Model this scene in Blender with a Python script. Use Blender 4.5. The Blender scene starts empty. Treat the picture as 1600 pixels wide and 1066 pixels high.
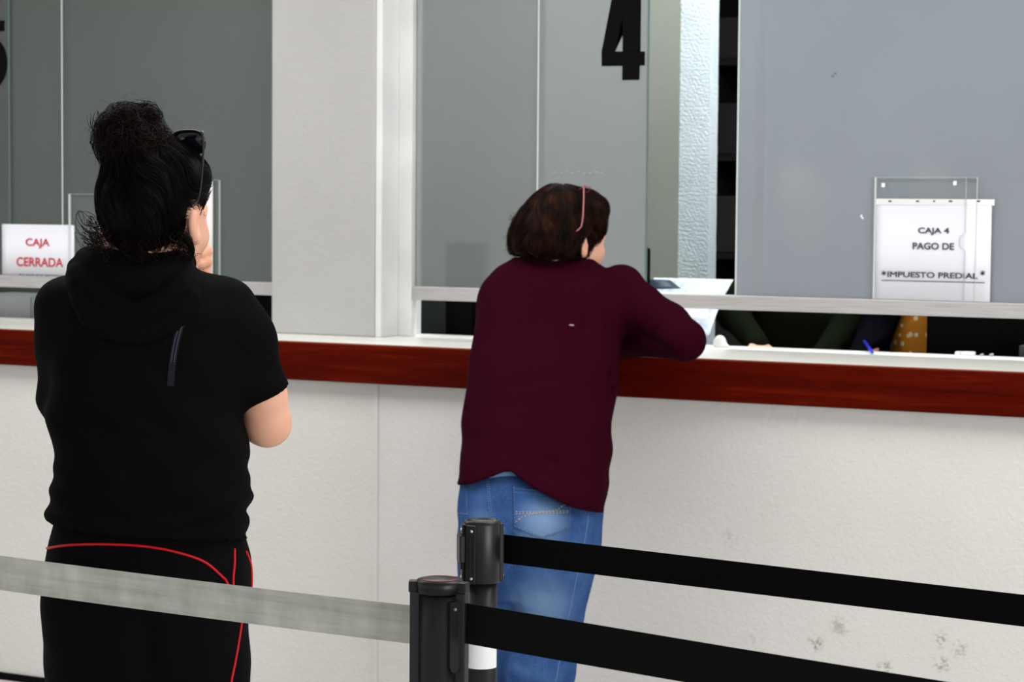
import bpy, bmesh, math, random
import numpy as np
from mathutils import Vector, Matrix
from mathutils.bvhtree import BVHTree

random.seed(7); RNG = np.random.default_rng(7)
SC = bpy.context.scene
COL = SC.collection
# ------------------------------------------------------------------ camera
FPX = 3500.0                                   # focal length in pixels of the 1600 x 1066 frame
YAW, PITCH, ROLL = math.radians(27.706), math.radians(3.5295), math.radians(0.4489)
CAM = np.array([2.8, -5.3728, 1.5])
def cam_axes():
    cy, sy, cp, sp = math.cos(YAW), math.sin(YAW), math.cos(PITCH), math.sin(PITCH)
    fw = np.array([-sy*cp, cy*cp, -sp]); r = np.array([cy, sy, 0.0]); u = np.cross(r, fw)
    cr, sr = math.cos(ROLL), math.sin(ROLL)
    return cr*r+sr*u, -sr*r+cr*u, fw
CR, CU, CF = cam_axes()
cam = bpy.data.objects.new('camera', bpy.data.cameras.new('camera')); COL.objects.link(cam)
cam.data.sensor_fit = 'HORIZONTAL'; cam.data.sensor_width = 36.0; cam.data.lens = 36.0*FPX/1600.0
cam.matrix_world = Matrix(((CR[0], CU[0], -CF[0], CAM[0]), (CR[1], CU[1], -CF[1], CAM[1]),
                           (CR[2], CU[2], -CF[2], CAM[2]), (0, 0, 0, 1)))
cam.data.clip_start = 0.05; cam.data.clip_end = 100
cam.data.dof.use_dof = True; cam.data.dof.focus_distance = 3.35; cam.data.dof.aperture_fstop = 13.0
SC.camera = cam
# measuring: where a sight line of the photograph meets a plane of the room
def ray(px, py): return CF + CR*(px-800)/FPX + CU*(533-py)/FPX
def at_y(px, py, y): d = ray(px, py); return CAM + d*((y-CAM[1])/d[1])
def at_z(px, py, z): d = ray(px, py); return CAM + d*((z-CAM[2])/d[2])
def at_d(px, py, dep): return CAM + ray(px, py)*dep
# ------------------------------------------------------------------ light and exposure
SC.view_settings.view_transform = 'Standard'; SC.view_settings.look = 'None'
SC.view_settings.exposure = 0.0; SC.view_settings.gamma = 1.0; SC.view_settings.use_curve_mapping = False
W = bpy.data.worlds.new('overcast daylight'); SC.world = W; W.use_nodes = True
wn = W.node_tree.nodes; wl = W.node_tree.links
bg = wn['Background']; bg.inputs['Color'].default_value = (0.97, 0.985, 1.0, 1); bg.inputs['Strength'].default_value = 0.86
def area(name, loc, target, sx, sy, watts, color):
    l = bpy.data.lights.new(name, 'AREA'); l.shape = 'RECTANGLE'; l.size = sx; l.size_y = sy
    l.energy = watts; l.color = color
    o = bpy.data.objects.new(name, l); COL.objects.link(o); o.location = loc
    o.rotation_euler = (Vector(target)-Vector(loc)).to_track_quat('-Z', 'Y').to_euler()
    return o
area('daylight_entrance', (9.5, -5.6, 1.15), (0.2, 0.0, 0.6), 5.0, 2.2, 340, (1.0, 0.99, 0.98))
area('hall_ceiling_lamp', (-0.1, -1.35, 2.97), (-0.1, -1.35, 0), 6.5, 1.4, 108, (1.0, 0.99, 0.98))
area('office_ceiling_lamp', (1.1, 0.72, 2.95), (1.0, 1.0, 0), 2.6, 0.3, 60, (0.90, 0.96, 1.0))
area('column_fill_light', (0.45, 0.62, 2.6), (0.0, 1.2, 1.5), 0.5, 0.12, 14, (0.92, 0.97, 1.0))  # unseen fill, added to brighten the front of the stucco column
area('grey_wall_fill_light', (-0.9, 1.5, 2.95), (-0.9, 2.0, 0), 0.6, 0.6, 26, (0.95, 1.0, 0.97))  # unseen fill, added to brighten the grey wall behind the gap
# ------------------------------------------------------------------ materials
def S(c):                                       # sRGB 0-255 to linear
    return tuple(((v/255.0)/12.92 if v/255.0 <= 0.04045 else ((v/255.0+0.055)/1.055)**2.4) for v in c)
def mat(name, col, rough=0.5, spec=0.5, metal=0.0, sheen=0.0, trans=0.0, coat=0.0):
    m = bpy.data.materials.new(name); m.use_nodes = True
    b = m.node_tree.nodes['Principled BSDF']
    b.inputs['Base Color'].default_value = (*col, 1); b.inputs['Roughness'].default_value = rough
    b.inputs['Specular IOR Level'].default_value = spec; b.inputs['Metallic'].default_value = metal
    b.inputs['Sheen Weight'].default_value = sheen; b.inputs['Transmission Weight'].default_value = trans
    b.inputs['Coat Weight'].default_value = coat
    return m
def nodes(m): return m.node_tree.nodes, m.node_tree.links, m.node_tree.nodes['Principled BSDF']
def coords(m, scale=(1, 1, 1), rot=(0, 0, 0)):
    n, l, b = nodes(m)
    tc = n.new('ShaderNodeTexCoord'); mp = n.new('ShaderNodeMapping')
    mp.inputs['Scale'].default_value = scale; mp.inputs['Rotation'].default_value = rot
    l.new(tc.outputs['Object'], mp.inputs['Vector']); return mp.outputs['Vector']
def noise(m, vec, scale, detail=4, rough=0.55, dist=0.0):
    n, l, b = nodes(m); t = n.new('ShaderNodeTexNoise')
    t.inputs['Scale'].default_value = scale; t.inputs['Detail'].default_value = detail
    t.inputs['Roughness'].default_value = rough; t.inputs['Distortion'].default_value = dist
    l.new(vec, t.inputs['Vector']); return t.outputs['Fac']
def ramp(m, fac, stops):
    n, l, b = nodes(m); r = n.new('ShaderNodeValToRGB'); e = r.color_ramp.elements
    while len(e) < len(stops): e.new(0.5)
    for i, (p, c) in enumerate(stops):
        e[i].position = p; e[i].color = (*c, 1) if len(c) == 3 else c
    l.new(fac, r.inputs['Fac']); return r.outputs['Color']
def bump(m, height, strength, dist=0.01):
    n, l, b = nodes(m); k = n.new('ShaderNodeBump')
    k.inputs['Strength'].default_value = strength; k.inputs['Distance'].default_value = dist
    l.new(height, k.inputs['Height'])
    prev = b.inputs['Normal'].links[0].from_socket if b.inputs['Normal'].is_linked else None
    if prev: l.new(prev, k.inputs['Normal'])
    l.new(k.outputs['Normal'], b.inputs['Normal'])
def setcol(m, sock): n, l, b = nodes(m); l.new(sock, b.inputs['Base Color'])
def mixc(m, fac, a, c, mode='MIX'):
    n, l, b = nodes(m); x = n.new('ShaderNodeMix'); x.data_type = 'RGBA'; x.blend_type = mode
    if isinstance(fac, (int, float)): x.inputs[0].default_value = fac
    else: l.new(fac, x.inputs[0])
    for v, i in ((a, 6), (c, 7)):
        if isinstance(v, tuple): x.inputs[i].default_value = (*v, 1)
        else: l.new(v, x.inputs[i])
    return x.outputs[2]
M = {}
def plaster(name, lo, hi, bscale=55, bstr=0.5, marks=()):
    m = mat(name, hi, 0.85, 0.25); v = coords(m)
    big = noise(m, v, 2.3, 5); c = ramp(m, big, [(0.3, lo), (0.75, hi)])
    n, l, b = nodes(m)
    for (mx, my, mz, rad, amt) in marks:        # scuffs and stains with a shape of their own
        d = n.new('ShaderNodeVectorMath'); d.operation = 'DISTANCE'; d.inputs[1].default_value = (mx, my, mz)
        tc = n.new('ShaderNodeTexCoord'); l.new(tc.outputs['Object'], d.inputs[0])
        mr = n.new('ShaderNodeMapRange'); mr.inputs['From Min'].default_value = rad; mr.inputs['From Max'].default_value = rad*0.3
        l.new(d.outputs['Value'], mr.inputs['Value'])
        sp = noise(m, v, 95, 2); spr = ramp(m, sp, [(0.46, (0, 0, 0)), (0.6, (1, 1, 1))])
        mu = n.new('ShaderNodeMath'); mu.operation = 'MULTIPLY'; l.new(mr.outputs[0], mu.inputs[0]); l.new(spr, mu.inputs[1])
        m2 = n.new('ShaderNodeMath'); m2.operation = 'MULTIPLY'; m2.inputs[1].default_value = amt; l.new(mu.outputs[0], m2.inputs[0])
        c = mixc(m, m2.outputs[0], c, (0.15, 0.12, 0.095))
    setcol(m, c)
    fine = noise(m, v, bscale, 5, 0.6, 0.4); bump(m, fine, bstr, 0.006)
    return m
wood = mat('mahogany', S((92, 20, 8)), 0.45, 0.03)
v = coords(wood, (1.2, 30, 22)); g = noise(wood, v, 2.2, 6, 0.6, 0.8)
v2 = coords(wood, (0.6, 3, 5)); g2 = noise(wood, v2, 2.0, 3)
c1 = ramp(wood, g, [(0.25, (0.050, 0.0018, 0.0004)), (0.55, (0.092, 0.0042, 0.0006)), (0.8, (0.160, 0.0120, 0.0014))])
setcol(wood, mixc(wood, 0.5, c1, ramp(wood, g2, [(0.3, (0.35, 0.3, 0.3)), (0.7, (1, 1, 1))]), 'MULTIPLY'))
M['wood'] = wood
M['woodedge'] = mat('worn wood edge', S((150, 72, 40)), 0.5, 0.3)
ct = mat('cream laminate', S((226, 226, 214)), 0.32, 0.5); v = coords(ct, (1, 6, 1))
setcol(ct, ramp(ct, noise(ct, v, 3, 3), [(0.3, S((242, 242, 234))), (0.7, S((250, 250, 243)))])); M['counter'] = ct
M['alu'] = mat('brushed aluminium', S((196, 192, 192)), 0.42, 0.5, 0.25)
v = coords(M['alu'], (2, 60, 60)); setcol(M['alu'], ramp(M['alu'], noise(M['alu'], v, 4, 2), [(0.3, S((172, 169, 170))), (0.7, S((192, 189, 188)))]))
M['whitepaint'] = mat('white enamel paint', S((226, 227, 226)), 0.4, 0.4)
v = coords(M['whitepaint']); setcol(M['whitepaint'], ramp(M['whitepaint'], noise(M['whitepaint'], v, 6, 4), [(0.2, S((212, 213, 213))), (0.6, S((228, 229, 228)))]))
def frosted(name, tint, back, share=0.5):
    m = bpy.data.materials.new(name); m.use_nodes = True; n = m.node_tree.nodes; l = m.node_tree.links; n.clear()
    out = n.new('ShaderNodeOutputMaterial')
    tc = n.new('ShaderNodeTexCoord'); nz = n.new('ShaderNodeTexNoise'); nz.inputs['Scale'].default_value = 3.0; nz.inputs['Detail'].default_value = 5
    l.new(tc.outputs['Object'], nz.inputs['Vector'])
    cr = n.new('ShaderNodeValToRGB'); cr.color_ramp.elements[0].position = 0.3; cr.color_ramp.elements[1].position = 0.7
    cr.color_ramp.elements[0].color = (*[c*0.92 for c in tint], 1); cr.color_ramp.elements[1].color = (*tint, 1)
    l.new(nz.outputs['Fac'], cr.inputs['Fac'])
    df = n.new('ShaderNodeBsdfDiffuse'); l.new(cr.outputs['Color'], df.inputs['Color'])
    tr = n.new('ShaderNodeBsdfTranslucent'); tr.inputs['Color'].default_value = (*back, 1)
    ad = n.new('ShaderNodeMixShader'); ad.inputs[0].default_value = 0.5
    l.new(df.outputs[0], ad.inputs[1]); l.new(tr.outputs[0], ad.inputs[2])
    gl = n.new('ShaderNodeBsdfGlossy'); gl.inputs['Roughness'].default_value = 0.28
    mx = n.new('ShaderNodeMixShader'); mx.inputs[0].default_value = 0.05
    l.new(ad.outputs[0], mx.inputs[1]); l.new(gl.outputs[0], mx.inputs[2])
    rf = n.new('ShaderNodeBsdfRefraction'); rf.inputs['Roughness'].default_value = 0.22; rf.inputs['IOR'].default_value = 1.4
    m2 = n.new('ShaderNodeMixShader'); m2.inputs[0].default_value = share
    l.new(mx.outputs[0], m2.inputs[1]); l.new(rf.outputs[0], m2.inputs[2]); l.new(m2.outputs[0], out.inputs['Surface']); return m
M['frost_right'] = frosted('frosted film cool', (0.68, 0.735, 0.79), (0.44, 0.49, 0.55))
M['frost_mid'] = frosted('frosted film grey', (0.48, 0.525, 0.54), (0.40, 0.43, 0.44))
M['frost_dark'] = frosted('frosted film darker grey', (0.37, 0.40, 0.405), (0.34, 0.37, 0.37))
M['frost_left'] = frosted('frosted film green grey', (0.215, 0.25, 0.24), (0.25, 0.28, 0.27))
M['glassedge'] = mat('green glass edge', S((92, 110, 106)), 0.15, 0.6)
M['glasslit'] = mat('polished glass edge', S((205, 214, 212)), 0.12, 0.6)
def acrylic():
    m = bpy.data.materials.new('clear acrylic'); m.use_nodes = True; n = m.node_tree.nodes; l = m.node_tree.links; n.clear()
    out = n.new('ShaderNodeOutputMaterial'); t = n.new('ShaderNodeBsdfTransparent'); t.inputs['Color'].default_value = (0.985, 0.99, 0.99, 1)
    g = n.new('ShaderNodeBsdfGlossy'); g.inputs['Roughness'].default_value = 0.08
    mx = n.new('ShaderNodeMixShader'); mx.inputs[0].default_value = 0.03; l.new(t.outputs[0], mx.inputs[1]); l.new(g.outputs[0], mx.inputs[2])
    l.new(mx.outputs[0], out.inputs['Surface']); return m
M['acrylic'] = acrylic()
M['acrylicedge'] = mat('acrylic edge', S((205, 212, 210)), 0.2, 0.6)
M['paper'] = mat('white paper', S((240, 240, 249)), 0.7, 0.2)
M['paper2'] = mat('plain white card', S((238, 238, 238)), 0.7, 0.2)
M['ink'] = mat('dark grey ink', S((46, 46, 58)), 0.7, 0.2)
M['redink'] = mat('red ink', S((196, 42, 58)), 0.7, 0.2)
M['greyink'] = mat('grey green ink', S((78, 92, 92)), 0.7, 0.2)
M['black'] = mat('black vinyl', (0.003, 0.003, 0.0035), 0.6, 0.04)
M['blackplastic'] = mat('black plastic', (0.006, 0.006, 0.0075), 0.36, 0.3)
M['postpaint'] = mat('black powder coat', (0.007, 0.0075, 0.0105), 0.36, 0.4)
v = coords(M['postpaint']); bump(M['postpaint'], noise(M['postpaint'], v, 900, 2), 0.06, 0.001)
M['screw'] = mat('bright screw steel', S((205, 208, 212)), 0.22, 0.5, 0.9)
M['redsticker'] = mat('red sticker', S((150, 16, 28)), 0.4, 0.4)
M['white'] = mat('white sticker', S((244, 245, 248)), 0.45, 0.4)
def webbing(name, lo, hi, streak):
    m = mat(name, hi, 0.6, 0.06); v = coords(m, (1.2, 1, 26)); a = noise(m, v, 3.0, 4, 0.65)
    v2 = coords(m, (9, 9, 5)); b2 = noise(m, v2, 2.5, 3)
    c = ramp(m, a, [(0.3, lo), (0.7, hi)]); setcol(m, mixc(m, streak, c, ramp(m, b2, [(0.3, lo), (0.7, hi)])))
    w = coords(m, (700, 1, 700)); n, l, b = nodes(m); wv = n.new('ShaderNodeTexChecker'); wv.inputs['Scale'].default_value = 1
    l.new(w, wv.inputs['Vector']); bump(m, wv.outputs['Fac'], 0.12, 0.0006)
    return m
M['beltgrey'] = webbing('grey worn webbing', S((160, 162, 156)), S((212, 214, 206)), 0.5)
M['beltblack'] = webbing('black webbing', (0.0012, 0.0012, 0.0013), (0.0022, 0.0022, 0.0024), 0.3)
M['beltblack2'] = webbing('faded black webbing', (0.0028, 0.0028, 0.003), (0.0045, 0.0045, 0.0048), 0.3)
def cloth(name, col, rough=0.8, sheen=0.2, bs=420, bst=0.2):
    m = mat(name, col, rough, 0.03, 0, sheen); v = coords(m)
    bump(m, noise(m, v, bs, 2), bst, 0.0015); bump(m, noise(m, v, 38, 3), 0.10, 0.008)
    return m
M['blackknit'] = cloth('black jersey', (0.0030, 0.0030, 0.0034), 0.8, 0.0)
M['blackpants'] = cloth('black track fabric', (0.0034, 0.0034, 0.0042), 0.75, 0.0)
M['redpiping'] = mat('red piping', S((205, 8, 18)), 0.5, 0.3)
M['maroon'] = cloth('maroon knit', (0.0235, 0.0007, 0.0058), 0.9, 0.0, 520, 0.4)
sk = mat('skin', S((206, 150, 122)), 0.55, 0.25); v = coords(sk)
setcol(sk, ramp(sk, noise(sk, v, 14, 4), [(0.3, S((222, 163, 136))), (0.7, S((235, 182, 156)))]))
nodes(sk)[2].inputs['Subsurface Weight'].default_value = 0.12; nodes(sk)[2].inputs['Subsurface Radius'].default_value = (0.01, 0.004, 0.002)
bump(sk, noise(sk, v, 260, 3), 0.08, 0.001); M['skin'] = sk
M['nail'] = mat('fingernail', S((232, 186, 172)), 0.25, 0.5)
M['hairblack'] = mat('dark curly hair', (0.0024, 0.0014, 0.0012), 0.5, 0.08)
M['hairwine'] = mat('dark auburn curls', (0.0075, 0.0020, 0.0016), 0.5, 0.12)
hb = mat('brown hair', (0.020, 0.0085, 0.0048), 0.55, 0.09); v = coords(hb)
setcol(hb, ramp(hb, noise(hb, v, 30, 3), [(0.35, (0.0040, 0.0018, 0.0012)), (0.55, (0.016, 0.0046, 0.0018)), (0.75, (0.055, 0.0155, 0.0055))])); M['hairbrown'] = hb
M['lens'] = mat('dark sunglass lens', (0.006, 0.006, 0.012), 0.08, 0.6)
M['darkframe'] = mat('dark blue grey frame', (0.010, 0.011, 0.017), 0.2, 0.6)
M['rose'] = mat('rose tinted plastic', S((150, 80, 82)), 0.25, 0.5)
M['clearlens'] = M['acrylic']
dn = mat('blue denim', S((58, 98, 158)), 0.85, 0.05); v = coords(dn)
big = noise(dn, v, 9, 4, 0.55); fine = noise(dn, coords(dn, (1, 1, 0.2)), 800, 2)
c = ramp(dn, big, [(0.32, S((24, 46, 90))), (0.52, S((40, 72, 126))), (0.74, S((66, 102, 152)))])
dn_c = (mixc(dn, 0.28, c, ramp(dn, fine, [(0.35, S((22, 42, 82))), (0.65, S((88, 122, 168)))])))
bump(dn, fine, 0.2, 0.001); bump(dn, noise(dn, v, 26, 3), 0.25, 0.01); M['denim'] = dn
def fade_highlight_denim(spots):                          # lighter patches on seat and thigh: wash fade plus highlights painted in
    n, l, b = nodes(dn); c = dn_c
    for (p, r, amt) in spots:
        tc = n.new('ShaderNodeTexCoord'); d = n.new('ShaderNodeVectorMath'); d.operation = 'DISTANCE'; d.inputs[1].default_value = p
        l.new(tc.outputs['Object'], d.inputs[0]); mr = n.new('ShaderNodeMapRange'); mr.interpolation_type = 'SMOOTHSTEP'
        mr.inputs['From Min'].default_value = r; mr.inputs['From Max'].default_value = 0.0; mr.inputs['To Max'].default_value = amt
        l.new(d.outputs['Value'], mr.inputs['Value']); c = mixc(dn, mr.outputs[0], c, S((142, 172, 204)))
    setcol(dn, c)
M['denimlight'] = mat('faded denim', S((112, 146, 188)), 0.85, 0.15)
M['thread'] = mat('pale stitching thread', S((196, 178, 150)), 0.7, 0.2)
M['threadblue'] = mat('faded blue seam', S((104, 134, 174)), 0.8, 0.2)
M['green'] = cloth('dark green knit', (0.0040, 0.0058, 0.0020), 0.9, 0.0)
M['navy'] = cloth('navy knit', (0.0015, 0.0015, 0.003), 0.9, 0.0)
yd = mat('mustard polka dot cloth', S((190, 126, 30)), 0.75, 0.2); v = coords(yd, (1, 1, 1))
n_, l_, b_ = nodes(yd); vo = n_.new('ShaderNodeTexVoronoi'); vo.inputs['Scale'].default_value = 38; vo.inputs['Randomness'].default_value = 0.75
l_.new(v, vo.inputs['Vector'])
setcol(yd, ramp(yd, vo.outputs['Distance'], [(0.27, S((226, 204, 160))), (0.31, S((186, 118, 26)))])); M['mustard'] = yd
M['darkgrey'] = mat('dark grey panel', S((62, 66, 68)), 0.6, 0.3)
M['navyfolder'] = mat('navy folder', S((40, 52, 72)), 0.5, 0.4)
M['pen'] = mat('blue pen plastic', S((34, 44, 190)), 0.3, 0.5)
M['beige'] = mat('beige cable', S((190, 184, 150)), 0.5, 0.3)
M['matteblack'] = mat('matte black casing', (0.003, 0.003, 0.0034), 0.7, 0.05)
M['floor'] = plaster('pale terrazzo floor', S((196, 192, 186)), S((212, 208, 202)), 40, 0.05)
M['officewall'] = plaster('office grey paint', S((136, 138, 130)), S((146, 148, 140)), 40, 0.15)
M['column'] = plaster('rough white stucco', S((196, 206, 210)), S((226, 234, 236)), 110, 0.5)
M['shelf'] = mat('dark shelf board', S((20, 16, 15)), 0.6, 0.3)
M['ceiling'] = plaster('ceiling paint', S((200, 200, 196)), S((214, 214, 210)), 30, 0.1)
# ------------------------------------------------------------------ mesh helpers
def new(name, verts, faces, material, parent=None, smooth=False, base=None):
    me = bpy.data.meshes.new(name)
    verts = np.asarray(verts, dtype=np.float64)
    if base is not None: verts = verts - np.asarray(base)
    if isinstance(faces, np.ndarray):
        k = faces.shape[1]; n = len(faces)
        me.vertices.add(len(verts)); me.vertices.foreach_set('co', verts.astype(np.float32).ravel())
        me.loops.add(n*k); me.loops.foreach_set('vertex_index', faces.astype(np.int32).ravel())
        me.polygons.add(n); me.polygons.foreach_set('loop_start', np.arange(0, n*k, k, dtype=np.int32))
        me.update(calc_edges=True); me.validate()
    else:
        me.from_pydata([tuple(p) for p in verts], [], faces); me.update()
    me.materials.append(material)
    if smooth: me.polygons.foreach_set('use_smooth', [True]*len(me.polygons))
    o = bpy.data.objects.new(name, me); COL.objects.link(o)
    if parent is not None: o.parent = parent
    return o
def from_bm(name, bm, material, parent=None, smooth=False, mats=()):
    me = bpy.data.meshes.new(name); bm.normal_update(); bm.to_mesh(me); bm.free(); me.materials.append(material)
    for x in mats: me.materials.append(x)
    if smooth: me.polygons.foreach_set('use_smooth', [True]*len(me.polygons))
    o = bpy.data.objects.new(name, me); COL.objects.link(o)
    if parent is not None: o.parent = parent
    return o
def box(bm, x0, x1, y0, y1, z0, z1, bev=0.0, seg=2, mi=0):
    r = bmesh.ops.create_cube(bm, size=1.0); vs = r['verts']
    for p in vs: p.co = Vector(((x0+x1)/2+p.co.x*(x1-x0), (y0+y1)/2+p.co.y*(y1-y0), (z0+z1)/2+p.co.z*(z1-z0)))
    fs = set(f for p in vs for f in p.link_faces)
    for f in fs: f.material_index = mi
    if bev > 0:
        es = list(set(e for p in vs for e in p.link_edges)); bmesh.ops.bevel(bm, geom=es, offset=bev, segments=seg, affect='EDGES', profile=0.5)
def boxo(name, x0, x1, y0, y1, z0, z1, material, parent=None, bev=0.0, base=(0, 0, 0)):
    bm = bmesh.new(); b = base
    box(bm, x0-b[0], x1-b[0], y0-b[1], y1-b[1], z0-b[2], z1-b[2], bev); return from_bm(name, bm, material, parent)
def tube(pts, rad, n=8, cap=True):
    pts = np.asarray(pts, float); k = len(pts); rad = np.broadcast_to(np.asarray(rad, float), (k,))
    t = np.gradient(pts, axis=0); t /= np.linalg.norm(t, axis=1)[:, None]+1e-12
    ref = np.array([0, 0, 1.0]) if abs(t[0][2]) < 0.9 else np.array([1.0, 0, 0]); V, F = [], []
    nn = np.cross(t[0], ref); nn /= np.linalg.norm(nn)
    for i in range(k):
        nn = nn - t[i]*(nn@t[i]); nn /= np.linalg.norm(nn)+1e-12; bb = np.cross(t[i], nn)
        for j in range(n):
            a = 2*math.pi*j/n; V.append(pts[i]+rad[i]*(math.cos(a)*nn+math.sin(a)*bb))
    for i in range(k-1):
        for j in range(n): F.append((i*n+j, i*n+(j+1) % n, (i+1)*n+(j+1) % n, (i+1)*n+j))
    if cap: F.append(tuple(range(n))[::-1]); F.append(tuple((k-1)*n+j for j in range(n)))
    return V, F
def join(parts):
    V, F = [], []
    for v, f in parts:
        o = len(V); V += list(v); F += [tuple(i+o for i in q) for q in f]
    return V, F
def empty(name, loc, label, cat, group=None):
    o = bpy.data.objects.new(name, None); COL.objects.link(o); o.location = tuple(loc); o.empty_display_size = 0.1
    return tag(o, label, cat, group)
def tag(o, label, cat, group=None):
    o['label'] = label; o['category'] = cat
    if group: o['group'] = group
    return o
def struct(o, label=None):
    o['kind'] = 'structure'
    if label: o['label'] = label
    return o
def lathe(bm, prof, n=32, cx=0, cy=0, mi=0):
    rings = []
    for r, z in prof: rings.append([bm.verts.new((cx+r*math.cos(2*math.pi*j/n), cy+r*math.sin(2*math.pi*j/n), z)) for j in range(n)])
    for a, b in zip(rings, rings[1:]):
        for j in range(n):
            f = bm.faces.new((a[j], a[(j+1) % n], b[(j+1) % n], b[j])); f.material_index = mi; f.smooth = True
    for ring, rev in ((rings[0], True), (rings[-1], False)):
        if prof[0 if rev else -1][0] > 1e-6:
            f = bm.faces.new(ring[::-1] if rev else ring); f.material_index = mi
def smoothpath(pts, n=40):
    p = np.asarray(pts, float); k = len(p)
    d = np.r_[0, np.cumsum(np.linalg.norm(np.diff(p, axis=0), axis=1))]
    m = np.zeros_like(p)
    for i in range(k):
        a, b = max(i-1, 0), min(i+1, k-1); m[i] = (p[b]-p[a])/max(d[b]-d[a], 1e-9)
    s = np.linspace(0, d[-1], n); out = []
    for x in s:
        i = min(max(np.searchsorted(d, x)-1, 0), k-2); h = d[i+1]-d[i]; t = (x-d[i])/h
        out.append((2*t**3-3*t**2+1)*p[i]+(t**3-2*t**2+t)*h*m[i]+(-2*t**3+3*t**2)*p[i+1]+(t**3-t**2)*h*m[i+1])
    return np.array(out)
def text(name, s, material, width, height, centre, parent=None, base=(0, 0, 0), bold=0.0, y_dir=0, yaw=0.0):
    """flat lettering facing -Y, its middle at centre"""
    c = bpy.data.curves.new(name, 'FONT'); c.body = s; c.align_x = 'LEFT'; c.size = 1.0; c.extrude = 0.002; c.bevel_depth = bold; c.bevel_resolution = 0; c.resolution_u = 6
    t = bpy.data.objects.new('tmp', c); COL.objects.link(t)
    dg = bpy.context.evaluated_depsgraph_get(); dg.update()
    me = bpy.data.meshes.new_from_object(t.evaluated_get(dg)); bpy.data.objects.remove(t); bpy.data.curves.remove(c)
    co = np.array([v.co[:] for v in me.vertices]); lo, hi = co.min(0), co.max(0)
    sx = width/(hi[0]-lo[0]); sy = height/(hi[1]-lo[1])
    b = np.asarray(base)
    for v in me.vertices:
        x = (v.co.x-(lo[0]+hi[0])/2)*sx; z = (v.co.y-(lo[1]+hi[1])/2)*sy
        v.co = Vector((centre[0]+x-b[0], centre[1]-b[1]-v.co.z*0.004, centre[2]+z-b[2]))
    me.materials.clear(); me.materials.append(material); me.name = name
    o = bpy.data.objects.new(name, me); COL.objects.link(o)
    if parent is not None: o.parent = parent
    return o
def prism(bm, poly, y0, y1, mi=0):
    """outline in (x, z) given depth from y0 to y1"""
    a = [bm.verts.new((x, y0, z)) for x, z in poly]; b = [bm.verts.new((x, y1, z)) for x, z in poly]
    bm.faces.new(a).material_index = mi; bm.faces.new(b[::-1]).material_index = mi
    for i in range(len(poly)):
        j = (i+1) % len(poly); bm.faces.new((a[j], a[i], b[i], b[j])).material_index = mi
# ------------------------------------------------------------------ rounded bodies: distance fields meshed by surface nets
def ell(c, r, R=None):
    c = np.asarray(c, float); r = np.asarray(r, float)
    def f(P):
        q = P-c
        if R is not None: q = q@R
        q = q/r; k0 = np.sqrt((q*q).sum(1)); k1 = np.sqrt(((q/r)**2).sum(1))+1e-9
        return k0*(k0-1)/k1
    return f
def cone(a, b, ra, rb):
    a = np.asarray(a, float); b = np.asarray(b, float); ba = b-a; L = max(ba@ba, 1e-12)
    def f(P):
        q = P-a; h = np.clip(q@ba/L, 0, 1)
        return np.sqrt(((q-h[:, None]*ba)**2).sum(1))-(ra+(rb-ra)*h)
    return f
def smin(a, b, k): h = np.maximum(k-np.abs(a-b), 0)/k; return np.minimum(a, b)-h*h*k*0.25
def smax(a, b, k): return -smin(-a, -b, k)
def union(fs, k=0.02):
    def f(P):
        d = fs[0](P)
        for g in fs[1:]: d = smin(d, g(P), k)
        return d
    return f
def chain(pts, rads, k=0.012):
    return union([cone(pts[i], pts[i+1], rads[i], rads[i+1]) for i in range(len(pts)-1)], k)
def loft(rows, n=2.3):
    """rows (z, cx, cy, ux, uy, a, b): superellipse sections; (ux, uy) is the wide axis"""
    R = np.array(sorted(rows), float); z = R[:, 0]
    zz = np.linspace(z[0], z[-1], 200)
    def sm(col):                                                   # monotone-ish smooth resample
        y = np.interp(zz, z, col); k = np.hanning(13); k /= k.sum()
        return np.convolve(np.pad(y, 6, 'edge'), k, 'valid')
    C = [sm(R[:, i]) for i in range(1, 7)]
    def f(P):
        w = np.clip(P[:, 2], z[0], z[-1])
        cx, cy, ux, uy, a, b = [np.interp(w, zz, c) for c in C]
        dx, dy = P[:, 0]-cx, P[:, 1]-cy
        p = np.abs(dx*ux+dy*uy)/a; q = np.abs(-dx*uy+dy*ux)/b
        d = ((p**n+q**n+1e-12)**(1/n)-1)*np.minimum(a, b)
        e = np.maximum(P[:, 2]-z[-1], z[0]-P[:, 2])
        return np.where(e > 0, np.sqrt(np.maximum(d, 0)**2+e*e), d)
    return f
def wob(P, sc, seed=0, n=7):
    r = np.random.default_rng(seed); d = np.zeros(len(P))
    for i in range(n):
        w = r.normal(size=3); w /= np.linalg.norm(w); d += np.sin(P@(w*sc*r.uniform(0.6, 1.6))+r.uniform(0, 6.28))
    return d/n
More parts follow.
